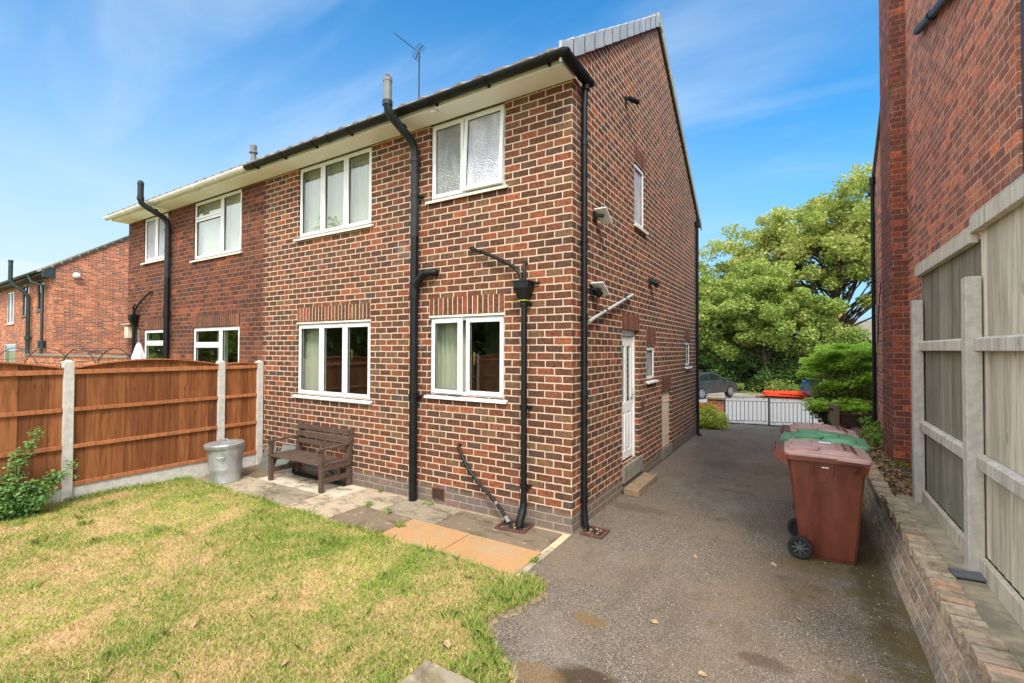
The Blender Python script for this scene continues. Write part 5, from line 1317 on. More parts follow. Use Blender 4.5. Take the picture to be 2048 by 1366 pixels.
        for j in range(8):
            a = 2*math.pi*j/8; mb.beam(c_+Vector((0, s_*0.010, 0)), c_+Vector((0.070*math.cos(a), s_*0.010, 0.070*math.sin(a))), 0.009, 0.010, up=(0, 1, 0))
        mb.build('hub', [M['rubber'], M['greyhub']], wh, recalc=True)
    mb = MB(); mb.tube([(-0.20,-0.28,0.105), (-0.20,0.28,0.105)], 0.012, 8); mb.build('axle', M['blackold'], t)
    mb = MB(); yq = -0.283
    mb.add([(-0.02,yq+0.0005,0.886), (0.035,yq+0.0005,0.886), (0.035,yq-0.0005,0.897), (-0.02,yq-0.0005,0.897)], [(0,1,2,3)]); mb.build('makers_mark', M['white'], bo_)
    return t
wheelie((2.30, 0.90, 0.004), 0.02, 'brown', 'brownlid', 'nearest brown wheelie bin with pink faded lid and white sticker', worn=True)
wheelie((2.36, 1.62, 0.004), -0.02, 'green', 'green', 'green wheelie bin standing between the two brown ones')
wheelie((2.33, 2.33, -0.008), 0.03, 'brown', 'brownlid', 'farthest brown wheelie bin, behind the green one')

# =================================================================== PATIO THINGS
# galvanised dustbin
db = thing('metal_dustbin', 'dented galvanised metal dustbin with lid on the patio edge', 'dustbin', (-5.31, -0.90, 0.0), 0.5)
mb = MB(); prof = [(0.195, 0.0), (0.205, 0.012), (0.20, 0.03), (0.215, 0.18), (0.222, 0.20), (0.219, 0.215), (0.235, 0.40), (0.246, 0.52), (0.252, 0.525), (0.252, 0.545)]
mb.lathe(prof, n=40); 
o = mb.build('body', M['galv'], db, smooth=True)
rr = random.Random(2)
for v in o.data.vertices:
    a = math.atan2(v.co.y, v.co.x); k = 0.006*math.sin(3*a+v.co.z*9)+0.004*math.sin(7*a+v.co.z*17)
    if 0.05 < v.co.z < 0.5: v.co.x *= 1+k*2.4; v.co.y *= 1+k*2.4
mb = MB(); mb.lathe([(0.262, 0.515), (0.266, 0.52), (0.268, 0.565), (0.258, 0.578), (0.23, 0.582), (0.12, 0.60), (0.03, 0.605)], n=40); ld = mb.build('lid', M['galv'], db, smooth=True)
ld.rotation_euler = (0.02, -0.03, 0)
mb = MB(); mb.tube([(-0.06, 0, 0.595), (-0.055, 0, 0.63), (0.055, 0, 0.63), (0.06, 0, 0.595)], 0.008, 8); mb.build('lid_handle', M['galv'], ld, smooth=True)
for s_ in (-1, 1):
    mb = MB(); a0 = -1.25 if s_ < 0 else 1.9
    c_ = lambda a, r_, z: (r_*math.cos(a), r_*math.sin(a), z)
    mb.tube([c_(a0-0.22, 0.235, 0.40), c_(a0-0.20, 0.27, 0.405), c_(a0, 0.285, 0.40), c_(a0+0.20, 0.27, 0.405), c_(a0+0.22, 0.235, 0.40)], 0.008, 8); mb.build('side_handle', M['galv'], db, smooth=True)
# bench
bn = thing('garden_bench', 'brown slatted wooden garden bench against the house wall', 'bench', (-4.14, -0.30, 0.003), 0.0)
hw, dp_ = 0.60, 0.23
for sx in (-1, 1):
    x = sx*hw
    mb = MB(); mb.box(x-0.03, x+0.03, -dp_-0.03, -dp_+0.03, 0, 0.585); mb.build('leg', M['benchw'], bn, bevel=0.004)
    mb = MB(); mb.prism([(dp_-0.04, 0), (dp_+0.03, 0), (dp_+0.03, 0.40), (dp_+0.07, 0.83), (dp_+0.02, 0.83), (dp_-0.04, 0.42)], 'x', x-0.03, x+0.03); mb.build('leg', M['benchw'], bn, bevel=0.004, recalc=True)
    mb = MB(); mb.prism([(-dp_-0.07, 0.583), (dp_+0.05, 0.60), (dp_+0.05, 0.625), (-dp_-0.06, 0.612), (-dp_-0.08, 0.600)], 'x', x-0.038, x+0.038); mb.build('armrest', M['benchw'], bn, bevel=0.004, recalc=True)
    mb = MB(); mb.box(x-0.02, x+0.02, -dp_+0.03, dp_-0.03, 0.12, 0.19); mb.build('stretcher', M['benchw'], bn, bevel=0.003)
    mb = MB(); mb.box(x-0.045 if sx < 0 else x-0.015, x+0.015 if sx < 0 else x+0.045, -dp_-0.02, dp_, 0.30, 0.37); mb.build('seat_rail', M['benchw'], bn, bevel=0.003)
    mb = MB(); mb.beam((x-sx*0.03, 0.0, 0.16), (x-sx*0.26, 0.0, 0.35), 0.03, 0.045, up=(0,1,0)); mb.build('brace', M['benchw'], bn, bevel=0.003)
mb = MB()
for i in range(7): y = -dp_-0.035+i*0.066; mb.box(-hw-0.05, hw+0.05, y, y+0.054, 0.372, 0.392)
mb.build('seat', M['benchw'], bn, bevel=0.003)
mb = MB()
for z in (0.545, 0.655, 0.765):
    yy = dp_-0.03+(z-0.42)*0.095; mb.box(-hw-0.01, hw+0.01, yy-0.018, yy+0.002, z-0.035, z+0.04)
mb.build('backrest', M['benchw'], bn, bevel=0.003)
# slate slabs leaning by the fence, length of black gutter under the bench
sl_t = [((-5.50, -0.20, 0.002), -0.20, 0.50, 0.40, 'grey slate slab leaning in the corner beside the fence post'), ((-5.10, -0.13, 0.002), 0.1, 0.44, 0.42, 'second grey slate slab leaning on the wall behind the bench arm')]
for (loc, rz, w_, h_, l_) in sl_t:
    mb = MB(); mb.prism([(-w_/2, 0), (w_/2, 0), (w_/2-0.02, h_), (-w_/2+0.10, h_)], 'y', 0, 0.02)
    o = mb.build('slate_slab', M['slate'], None, bevel=0.003, recalc=True); o.location = loc; o.rotation_euler = (math.radians(-16), 0, rz); tag(o, l_, 'slab', 'slate slabs leaning on the wall')
mb = MB(); mb.tube([(-4.72, -0.16, 0.035), (-3.52, -0.16, 0.035)], 0.03, 14)
tag(mb.build('pipe_offcut', M['black'], None, smooth=True), 'length of black plastic pipe lying beneath the bench', 'pipe')
# step
mb = MB(); mb.box(0.035, 0.245, 1.62, 2.62, 0.0, 0.095)
tag(mb.build('doorstep', M['stone'], None, bevel=0.008), 'sandstone step in front of the white side door', 'step')
# gullies
def gully(cx, cy_, w_, d_, rz, label):
    t = thing('drain_gully', label, 'drain', (cx, cy_, 0.0), rz, 'clay drain gullies')
    mb = MB(); ring_h = 0.028; e = 0.026; a, b = w_/2, d_/2
    mb.box(-a, a, -b, -b+e, 0, ring_h); mb.box(-a, a, b-e, b, 0, ring_h); mb.box(-a, -a+e, -b+e, b-e, 0, ring_h); mb.box(a-e, a, -b+e, b-e, 0, ring_h)
    mb.build('surround', M['clay'], t, bevel=0.004)
    mb = MB(); mb.box(-a+e, a-e, -b+e, b-e, 0.0, 0.010); mb.build('trap', M['hole'], t)
    mb = MB(); r_ = random.Random(int(cx*10)+50)
    for i in range(26):
        x, y, a_ = r_.uniform(-a+0.05, a-0.05), r_.uniform(-b+0.05, b-0.05), r_.uniform(0, 6)
        mb.X = Matrix.Translation((x, y, 0.014+r_.uniform(0, 0.012))) @ Matrix.Rotation(a_, 4, 'Z') @ Matrix.Rotation(r_.uniform(-0.5, 0.5), 4, 'X')
        mb.add([(-0.018,0,0), (0,-0.007,0), (0.018,0,0), (0,0.007,0.003)], [(0,1,2,3)])
    mb.build('leaf_litter', M['leafdry'], t)
    return t
gully(-0.63, -0.16, 0.36, 0.30, 0.12, 'clay drain gully under the waste pipe, set in the patio')
gully(0.205, 0.155, 0.25, 0.26, 0.0, 'clay drain gully at the foot of the corner downpipe')
# loose grit
g_ = np.random.default_rng(77); n = 520
gx_ = np.where(g_.uniform(0, 1, n) < 0.5, 2.72-np.abs(g_.normal(0, 0.35, n)), g_.uniform(0.5, 2.7, n)); gy_ = g_.uniform(-3.2, 4.0, n)
sz = g_.uniform(0.002, 0.0075, n); aa = g_.uniform(0, 6.28, n)
V = []; F = []
for i in range(n):
    c = Vector((gx_[i], gy_[i], 0.003)); s_ = sz[i]; b = len(V)
    V += [c+Vector((s_*math.cos(aa[i]+k_*1.57)*(1+0.3*(k_%2)), s_*math.sin(aa[i]+k_*1.57), -0.002)) for k_ in range(4)]+[c+Vector((0, 0, s_*0.8))]
    F += [(b, b+1, b+4), (b+1, b+2, b+4), (b+2, b+3, b+4), (b+3, b, b+4)]
mb = MB(); mb.add(V, F); tag(mb.build('loose_grit', M['concrete_old']), 'pale loose grit scattered on the drive', 'grit', kind='stuff')
# fallen leaves
rr = random.Random(31)
leafspots = [(-1.55, -3.02), (-0.62, -2.92), (-3.2, -2.2), (0.12, -2.25), (0.62, -2.5), (1.9, 0.3), (1.6, -1.6), (2.1, -0.6), (1.2, -1.2), (2.4, -1.3), (-2.4, -1.9), (1.25, 0.1)]
lo_ = None
for i, (x, y) in enumerate(leafspots):
    if lo_ is None:
        mb = MB(); mb.add([(-0.035,0,0.0), (-0.01,-0.02,0.006), (0.03,-0.008,0.012), (0.035,0.012,0.002), (0.005,0.022,0.01)], [(0,1,2,3,4)]); lo_ = o = mb.build('fallen_leaf', M['leafdry'])
    else: o = lo_.copy(); COL.objects.link(o)
    o.location = (x, y, 0.045 if x < 0.3 else 0.008); o.rotation_euler = (rr.uniform(-.3,.3), rr.uniform(-.3,.3), rr.uniform(0,6)); o.scale = (rr.uniform(.6,1.1),)*3
    tag(o, 'small dry brown leaf fallen on the lawn or the drive', 'leaf', 'fallen leaves')

# =================================================================== FOLIAGE
def leaves(name, centers, radii, per, size, mat, parent=None, seed=1, flat=0.6, up=0.6, squash=(1,1,1), fold=True, clump=None):
    g_ = np.random.default_rng(seed)
    cs = np.repeat(np.array(centers), per, axis=0); rd = np.repeat(np.array(radii), per)
    n = len(cs)
    d_ = g_.normal(size=(n, 3)); d_ /= np.linalg.norm(d_, axis=1)[:, None]
    r_ = rd*g_.uniform(0, 1, n)**0.42
    p = cs+d_*r_[:, None]*np.array(squash)
    s_ = size*g_.uniform(0.55, 1.25, n)
    nrm = g_.normal(size=(n, 3))+np.array([0, 0, up*2])+d_*flat
    nrm /= np.linalg.norm(nrm, axis=1)[:, None]
    t_ = np.cross(nrm, g_.normal(size=(n, 3))); t_ /= np.linalg.norm(t_, axis=1)[:, None]; b_ = np.cross(nrm, t_)
    dr = nrm*0.0
    V = np.stack([p-t_*s_[:, None]*0.5, p+b_*s_[:, None]*0.34-nrm*s_[:, None]*0.08, p+t_*s_[:, None]*0.5, p-b_*s_[:, None]*0.34-nrm*s_[:, None]*0.08], 1).reshape(-1, 3)
    F = np.arange(4*n).reshape(n, 4)
    cl = np.repeat(g_.uniform(0, 1, len(centers)), per)
    return np_mesh(name, V, F, mat, {'rnd': np.clip(0.55*cl+0.45*g_.uniform(0, 1, n)+g_.normal(0, 0.04, n), 0, 1)}, parent)
def tree(name, label, base, height, lobes, size, per, mat, trunk_r, seed, group, clusters=60, trunk_top=0.55, crad=(0.7, 1.5), cat='tree', shell=0.55, sq=0.7):
    """lobes: list of ((x,y,z) relative to the base, (rx,ry,rz))"""
    t = thing(name, label, cat, base, 0, group)
    g_ = random.Random(seed); cen = []
    tot = sum(l[1][0]*l[1][2] for l in lobes)
    for (c_, r_) in lobes:
        k_ = max(4, int(clusters*r_[0]*r_[2]/tot))
        for i in range(k_):
            while True:
                u = Vector((g_.gauss(0,1), g_.gauss(0,1), g_.gauss(0,1)));
                if u.length > 0.1: break
            u.normalize(); f = g_.uniform(shell, 1.0)
            cen.append((c_[0]+u.x*r_[0]*f, c_[1]+u.y*r_[1]*f, c_[2]+u.z*r_[2]*f))
    rad = [g_.uniform(*crad) for _ in cen]
    leaves('crown', cen, rad, per, size, mat, t, seed, squash=(1, 1, sq), up=0.12, flat=0.9)
    if trunk_r:
        mb = MB(); top_ = Vector((0.1*height*g_.uniform(-.3,.3), 0, height*trunk_top))
        pts = [Vector((0,0,-0.4)), Vector((0.05,0,height*0.15)), Vector((-0.1,0,height*0.3)), top_]
        mb.tube(pts, [trunk_r*1.25, trunk_r, trunk_r*0.85, trunk_r*0.5], 10)
        for c_ in cen[::5]:
            c_ = Vector(c_)
            if c_.z < height*0.42: continue
            s0 = pts[1].lerp(pts[2], g_.random()) if g_.random() < .4 else pts[2].lerp(pts[3], g_.random())
            m_ = s0.lerp(c_, 0.5)+Vector((g_.uniform(-.3,.3), g_.uniform(-.3,.3), 0.05*height*g_.random()))
            mb.tube([s0, m_, c_], [trunk_r*0.20, trunk_r*0.11, trunk_r*0.03], 5, cap=False)
        mb.build('trunk', M['bark'], t, smooth=True)
    return t
# big maple and its neighbours across the road
tree('broadleaf_tree', 'tall spreading maple with yellow-green airy crown behind the road', (4.1, 33.5, -0.1), 14.6,
     [((-0.2, 0, 8.8), (7.4, 4.5, 4.5)), ((1.0, 0, 10.6), (5.2, 4, 3.1)), ((-4.8, 0.5, 7.6), (4.0, 4, 4.0)), ((5.0, 0, 7.5), (4.5, 4, 4.6))], 0.225, 190, M['leaf_maple'], 0.36, 3, 'trees across the road', clusters=460, crad=(0.5, 0.95), shell=0.30, sq=0.75)
tree('broadleaf_tree', 'rounded mid green tree left of the maple, above the grey car', (0.2, 29.5, -0.5), 8.6,
     [((-0.3, 0, 5.0), (3.9, 3.0, 3.2)), ((-2.9, 0, 4.4), (2.9, 2.2, 3.3)), ((2.2, 0, 3.6), (2.8, 2.2, 2.6))], 0.19, 330, M['leaf_lime'], 0.18, 5, 'trees across the road', clusters=260, crad=(0.4, 0.8), shell=0.4, sq=0.8)
tree('broadleaf_tree', 'dark green tree at the corner of the house, partly hidden', (-4.6, 30.5, -0.4), 8.2,
     [((0, 0, 4.6), (3.4, 3.0, 3.9))], 0.24, 320, M['leaf_green'], 0.2, 8, 'trees across the road', clusters=90, crad=(0.6, 1.1), sq=0.8)
tree('broadleaf_tree', 'thin yellowing tree right of the maple trunk, over the far roof', (9.8, 38.0, 0), 8.0,
     [((0, 0, 4.6), (2.6, 2.5, 3.2))], 0.24, 160, M['leaf_maple'], 0.16, 9, 'trees across the road', clusters=50, crad=(0.5, 0.9), sq=0.8)
# understorey
us = [(-6.5, 30.3, 2.2, 1.8), (-3.4, 29.6, 2.3, 1.6), (-0.6, 30.0, 2.4, 1.7), (2.2, 30.4, 2.3, 1.9), (4.8, 30.9, 2.3, 2.0), (7.6, 31.6, 2.2, 2.2), (10.4, 33, 2.4, 2.4)]
ulab = ['dark shrub on the bank at the far left, behind the grey car', 'dark shrub on the bank, right above the bonnet of the grey car', 'dark shrub on the bank between the grey car and the barriers', 'dark shrub on the bank straight behind the orange barriers', 'dark shrub on the bank behind the blue car', 'dark shrub on the bank half hidden by the bright conifer', 'dark shrub on the bank at the far right, by the brick house']
for i, (x, y, r_, h_) in enumerate(us):
    tree('bank_shrub', ulab[i], (x, y, gz(0, y)-0.1), h_, [((0, 0, h_*0.55), (r_, 1.3, h_*0.75))], 0.18, 260, M['leaf_dark'], 0.0, 20+i, 'shrubs on the bank', clusters=48, crad=(0.35, 0.7), cat='shrub', sq=0.8)
g_ = np.random.default_rng(4); n = 420
leaves('bank_undergrowth', np.stack([g_.uniform(-12, 14, n), g_.uniform(28.2, 31.5, n), g_.uniform(-0.7, -0.1, n)], 1), g_.uniform(0.2, 0.45, n), 70, 0.12, M['leaf_green'], None, 44)
tag(bpy.data.objects['bank_undergrowth'], 'low weeds and ivy covering the bank along the road', 'undergrowth', kind='stuff')
# dense far wood behind
tree('woodland_backdrop', 'dense dark row of trees seen beneath and behind the maple', (-1, 41, 0), 7,
     [((-8, 0, 3.2), (7, 2, 3.2)), ((2, 0, 2.6), (6, 2, 2.4)), ((-15, 0, 4), (6, 2, 4))], 0.34, 330, M['leaf_dark'], 0.0, 60, None, clusters=150, crad=(0.8, 1.4), cat='trees')
bpy.data.objects['woodland_backdrop']['kind'] = 'stuff'
# bright conifer by the right-hand house
def conifer(loc, label):
    t = thing('conifer_shrub', label, 'shrub', loc)
    g_ = np.random.default_rng(12); V = []; A = []
    F = []
    plates = []
    for i in range(64):
        u = g_.uniform(0, 1)**0.85; z = 0.42+1.62*u; R_ = (1.18*math.sqrt(max(0.05, 1-(abs(z-1.0)/1.2)**2.2)))*g_.uniform(0.62, 1.12)
        plates.append((g_.uniform(0, 2*np.pi), R_, z, g_.uniform(0, 1)))
    for a0, R_, z0_, tone in plates:
        for i in range(24):
            a = a0+g_.normal()*0.26; out = np.array([math.cos(a), math.sin(a), 0.22+0.12*g_.normal()]); out /= np.linalg.norm(out)
            side = np.cross(out, [0, 0, 1]); side /= np.linalg.norm(side)
            L = g_.uniform(0.25, 0.5); base = np.array([math.cos(a), math.sin(a), 0])*(R_-L-0.1*abs(g_.normal()))+np.array([0, 0, z0_+g_.normal()*0.035])
            nrm = out*0.55+np.array([0, 0, 0.8])+g_.normal(size=3)*0.2
            for k_ in range(44):
                f = g_.uniform(0, 1)**0.8; sp_ = (g_.uniform(-1, 1))*0.15*(1-0.7*f)
                p = base+out*L*f+side*sp_+np.array([0, 0, g_.normal()*0.014-0.07*f*f])
                dd = out*0.6+side*np.sign(sp_)*0.7+np.array([0, 0, g_.normal()*0.2]); dd /= np.linalg.norm(dd)
                s_ = g_.uniform(0.04, 0.085); wv = np.cross(dd, nrm); wv /= np.linalg.norm(wv)
                V += [p, p+dd*s_*0.5+wv*s_*0.2, p+dd*s_, p+dd*s_*0.5-wv*s_*0.2]; A.append(min(1, max(0, 0.35*tone+0.3*f+0.35*g_.uniform())))
    V = np.array(V); n_ = len(V)//4
    np_mesh('foliage', V, np.arange(4*n_).reshape(n_, 4), M['leaf_conifer'], {'rnd': np.array(A)}, t)
    ci = g_.normal(size=(170, 3)); ci /= np.linalg.norm(ci, axis=1)[:, None]; ci *= g_.uniform(0.2, 0.74, 170)[:, None]
    leaves('inner_foliage', [(x*1.0, y*0.9, 1.05+z*0.8) for x, y, z in ci], [0.24]*170, 80, 0.08, M['leaf_green'], t, 8, up=0.5)
    cc = [(0.85*math.cos(a)*r_, 0.8*math.sin(a)*r_, 0.12+0.5*r2) for a, r_, r2 in zip(g_.uniform(0, 6.28, 90), g_.uniform(0.3, 1, 90), g_.uniform(0, 1, 90))]
    leaves('dead_foliage', cc, [0.2]*90, 130, 0.07, M['leaf_cbrown'], t, 3)
    mb = MB(); mb.tube([(0,0,-0.1), (0.02,0,0.5), (0,0,1.2)], [0.07, 0.06, 0.04], 8)
    for a in range(7): mb.tube([(0,0,0.3+0.1*a), (0.5*math.cos(a*2.3), 0.5*math.sin(a*2.3), 0.6+0.12*a), (0.8*math.cos(a*2.3), 0.8*math.sin(a*2.3), 0.8+0.14*a)], [0.03, 0.02, 0.01], 6)
    mb.build('trunk', M['bark'], t)
    return t
cf_ = conifer((3.18, 10.0, 0.05), 'bright green spreading conifer beside the right-hand house')
# spirea at the front corner of the house
sp = thing('flowering_shrub', 'yellow-green shrub with orange tips at the front corner of the house', 'shrub', (-0.22, 8.85, -0.14))
g_ = np.random.default_rng(9)
cc = [(0.66*math.cos(a)*r_, 0.5*math.sin(a)*r_, 0.06+0.58*z*(1-0.4*r_*r_)) for a, r_, z in zip(g_.uniform(0, 6.28, 110), g_.uniform(0.1, 1, 110)**0.6, g_.uniform(0, 1, 110))]
leaves('foliage', cc, [0.13]*110, 90, 0.06, M['leaf_spirea'], sp, 5, up=0.9)
cc = [(0.5*math.cos(a)*r_-0.1, 0.4*math.sin(a)*r_, 0.52+0.18*z) for a, r_, z in zip(g_.uniform(0, 6.28, 40), g_.uniform(0.1, 1, 40), g_.uniform(0, 1, 40))]
leaves('tips', cc, [0.08]*40, 60, 0.04, M['leaf_spireatop'], sp, 6)
# rose bush left
rb = thing('rose_bush', 'leafy rose bush in front of the brown fence at the left edge', 'bush', (-5.62, -3.15, 0.03))
g_ = np.random.default_rng(21); cc = []; mb = MB()
stems = [((0.02, 0.24), 0.95), ((-0.02, 0.1), 0.72), ((0.05, 0.45), 0.38), ((0.03, -0.15), 0.62), ((0.10, 0.52), 0.50), ((0.1, 0.0), 0.45), ((0.12, 0.35), 0.26), ((0.1, 0.2), 0.42), ((-0.05, -0.3), 0.7), ((0.2, -0.1), 0.35), ((0.18, 0.25), 0.2), ((0.0, -0.45), 0.5), ((0.15,-0.35), 0.3)]
for (ox, oy), h_ in stems:
    p0 = Vector((g_.uniform(-0.05,0.05), g_.uniform(-0.12,0.12), 0)); p2 = Vector((ox, oy, h_)); p1 = p0.lerp(p2, 0.5)+Vector((0.03, -0.04, 0.1*h_))
    mb.tube([p0, p1, p2], [0.008, 0.006, 0.003], 6)
    for f in np.linspace(0.15, 1.0, 9):
        q_ = p0.lerp(p1, f*2) if f < .5 else p1.lerp(p2, f*2-1)
        for _ in range(3): cc.append((q_.x+g_.normal()*0.05, q_.y+g_.normal()*0.06*(1.25-f), q_.z+g_.normal()*0.035))
mb.build('stems', M['twig'], rb, smooth=True)
leaves('foliage', cc, [0.065]*len(cc), 16, 0.042, M['leaf_rose'], rb, 7, up=0.8)
# little weeds in the paving joints and by the walls
def weed(x, y, z, s_, seed, label, n=5, per=16):
    t = thing('weed', label, 'weed', (x, y, z), 0, 'small weeds in the joints')
    g_ = np.random.default_rng(seed); cc = [(g_.normal()*0.03*s_, g_.normal()*0.02*s_, 0.012+0.02*s_*g_.uniform()) for _ in range(n)]
    leaves('leaves', cc, [0.025*s_]*n, per, 0.018*s_, M['leaf_weed'], t, seed)
    return t
wl = [(-2.55, -0.56, 'green weed in the slab joint left of the soil pipe'), (-2.15, -0.60, 'green weed in the slab joint in front of the soil pipe'), (-1.95, -0.10, 'weed below the right-hand air brick'), (-2.9, -0.05, 'weed at the wall foot left of the soil pipe'), (-0.02, -0.82, 'weed on the mortar edging by the orange slab'), (-1.72, -0.85, 'weed at the left end of the orange slabs'), (3.34, 4.0, 'weed at the foot of the chimney breast')]
for i, (x, y, l_) in enumerate(wl): weed(x, y, 0.0 if x < 3 else 0.33, 1.3 if x < 3 else 2.2, 70+i, l_)
# leaf litter and ivy on the bed behind the wall
n = 150; g_ = np.random.default_rng(30)
c_ = np.stack([g_.uniform(3.08, 3.42, n), g_.uniform(2.0, 7.4, n), np.full(n, 0.335)], 1)
leaves('bed_litter', c_, np.full(n, 0.06), 12, 0.05, M['leafdry'], None, 31, squash=(1, 1, 0.25)); tag(bpy.data.objects['bed_litter'], 'dead leaves strewn over the soil bed behind the wall', 'leaf litter', kind='stuff')
n = 26; c_ = np.stack([g_.uniform(3.1, 3.5, n), g_.uniform(5.0, 7.9, n), g_.uniform(0.33, 0.55, n)], 1)
leaves('bed_ivy', c_, np.full(n, 0.1), 26, 0.075, M['leaf_weed'], None, 33); tag(bpy.data.objects['bed_ivy'], 'bright green creeping plants by the dark side gate', 'ground cover', kind='stuff')

# =================================================================== FAR END OF THE DRIVE
def gate_leaf(p0, p1, label):
    p0, p1 = Vector(p0), Vector(p1); L = (p1-p0).length; rz = math.atan2(p1.y-p0.y, p1.x-p0.x)
    t = thing('iron_gate', label, 'gate', p0, rz, 'double iron drive gates')
    mb = MB()
    for x in (0.02, L-0.02): mb.box(x-0.012, x+0.012, -0.012, 0.012, 0.0, 0.86)
    for z in (0.84, 0.72, 0.12, 0.03): mb.box(0.02, L-0.02, -0.006, 0.006, z-0.007, z+0.007)
    mb.build('frame', M['iron'], t)
    n = 10; 
    for i in range(n):
        b = MB(); x = 0.11+(L-0.22)*i/(n-1); b.box(x-0.006, x+0.006, -0.006, 0.006, 0.12, 0.72); b.build('bar', M['iron'], t)
    sc = MB()
    for zc in (0.78, 0.075):
        for xc, s_ in ((L*0.30, 1), (L*0.42, -1), (L*0.88, 1), (L*0.12, -1)):
            pts = [(xc+s_*(0.045-0.0055*k_)*math.cos(k_*0.7), 0, zc+(0.04-0.005*k_)*math.sin(k_*0.7)) for k_ in range(8)]; sc.tube(pts, 0.005, 5)
    sc.build('scrollwork', M['iron'], t)
    return t
gA, gM, gB = (0.12, 11.0, -0.28), (1.30, 11.53, -0.31), (2.44, 12.05, -0.34)
gate_leaf(gA, gM, 'left leaf of the black iron drive gates')
gate_leaf(gM, gB, 'right leaf of the black iron drive gates')
mb = MB(); mb.box(-1, 1, -1, 1, 0, 1)
# brick pier and garden wall
pr_ = thing('gate_pier', 'squat brick gate pier with stone cap at the road end of the drive', 'pier', (-0.12, 11.1, -0.35))
mb = MB(); mb.box(-0.23, 0.23, -0.23, 0.23, 0, 0.83); mb.build('pier', M['brick_far'], pr_)
mb = MB(); mb.box(-0.27, 0.27, -0.27, 0.27, 0.83, 0.90); mb.build('cap', M['concrete_old'], pr_, bevel=0.01)
gw = thing('garden_wall', 'low brick front garden wall left of the gate pier', 'wall', (-2.5, 11.2, -0.35))
mb = MB(); mb.box(-3.5, 2.14, -0.11, 0.11, 0, 0.62); mb.build('wall', M['brick_far'], gw)
mb = MB(); mb.box(-3.5, 2.14, -0.14, 0.14, 0.62, 0.68); mb.build('coping', M['concrete_old'], gw)
# dark side gate and low fence post by the neighbour
sg = thing('side_gate', 'dark brown wooden side gate with diagonal brace by the right house', 'gate', (3.18, 8.0, 0.05))
mb = MB()
for i in range(6): mb.cur = i/6; mb.box(-0.31+i*0.105, -0.31+i*0.105+0.1, 0, 0.018, 0.0, 0.52)
mb.build('boards', M['darkw'], sg)
mb = MB(); mb.box(-0.33, 0.33, -0.03, 0.03, 0.52, 0.56); mb.beam((-0.30, -0.02, 0.45), (0.25, -0.02, 0.03), 0.03, 0.06, up=(0,1,0)); mb.build('brace', M['darkw'], sg)
lf = thing('low_fence', 'short weathered wooden fence rail beside the dark gate', 'fence', (2.80, 8.0, 0.0))
mb = MB(); mb.box(-0.05, 0.05, -0.05, 0.05, 0.1, 0.78); mb.build('post', M['oldfence'], lf, bevel=0.005)
mb = MB(); mb.beam((0, 0.0, 0.72), (-0.18, 2.6, 0.62), 0.06, 0.10); mb.beam((0, 0.02, 0.45), (-0.18, 2.6, 0.35), 0.03, 0.30); mb.build('rail', M['oldfence'], lf)
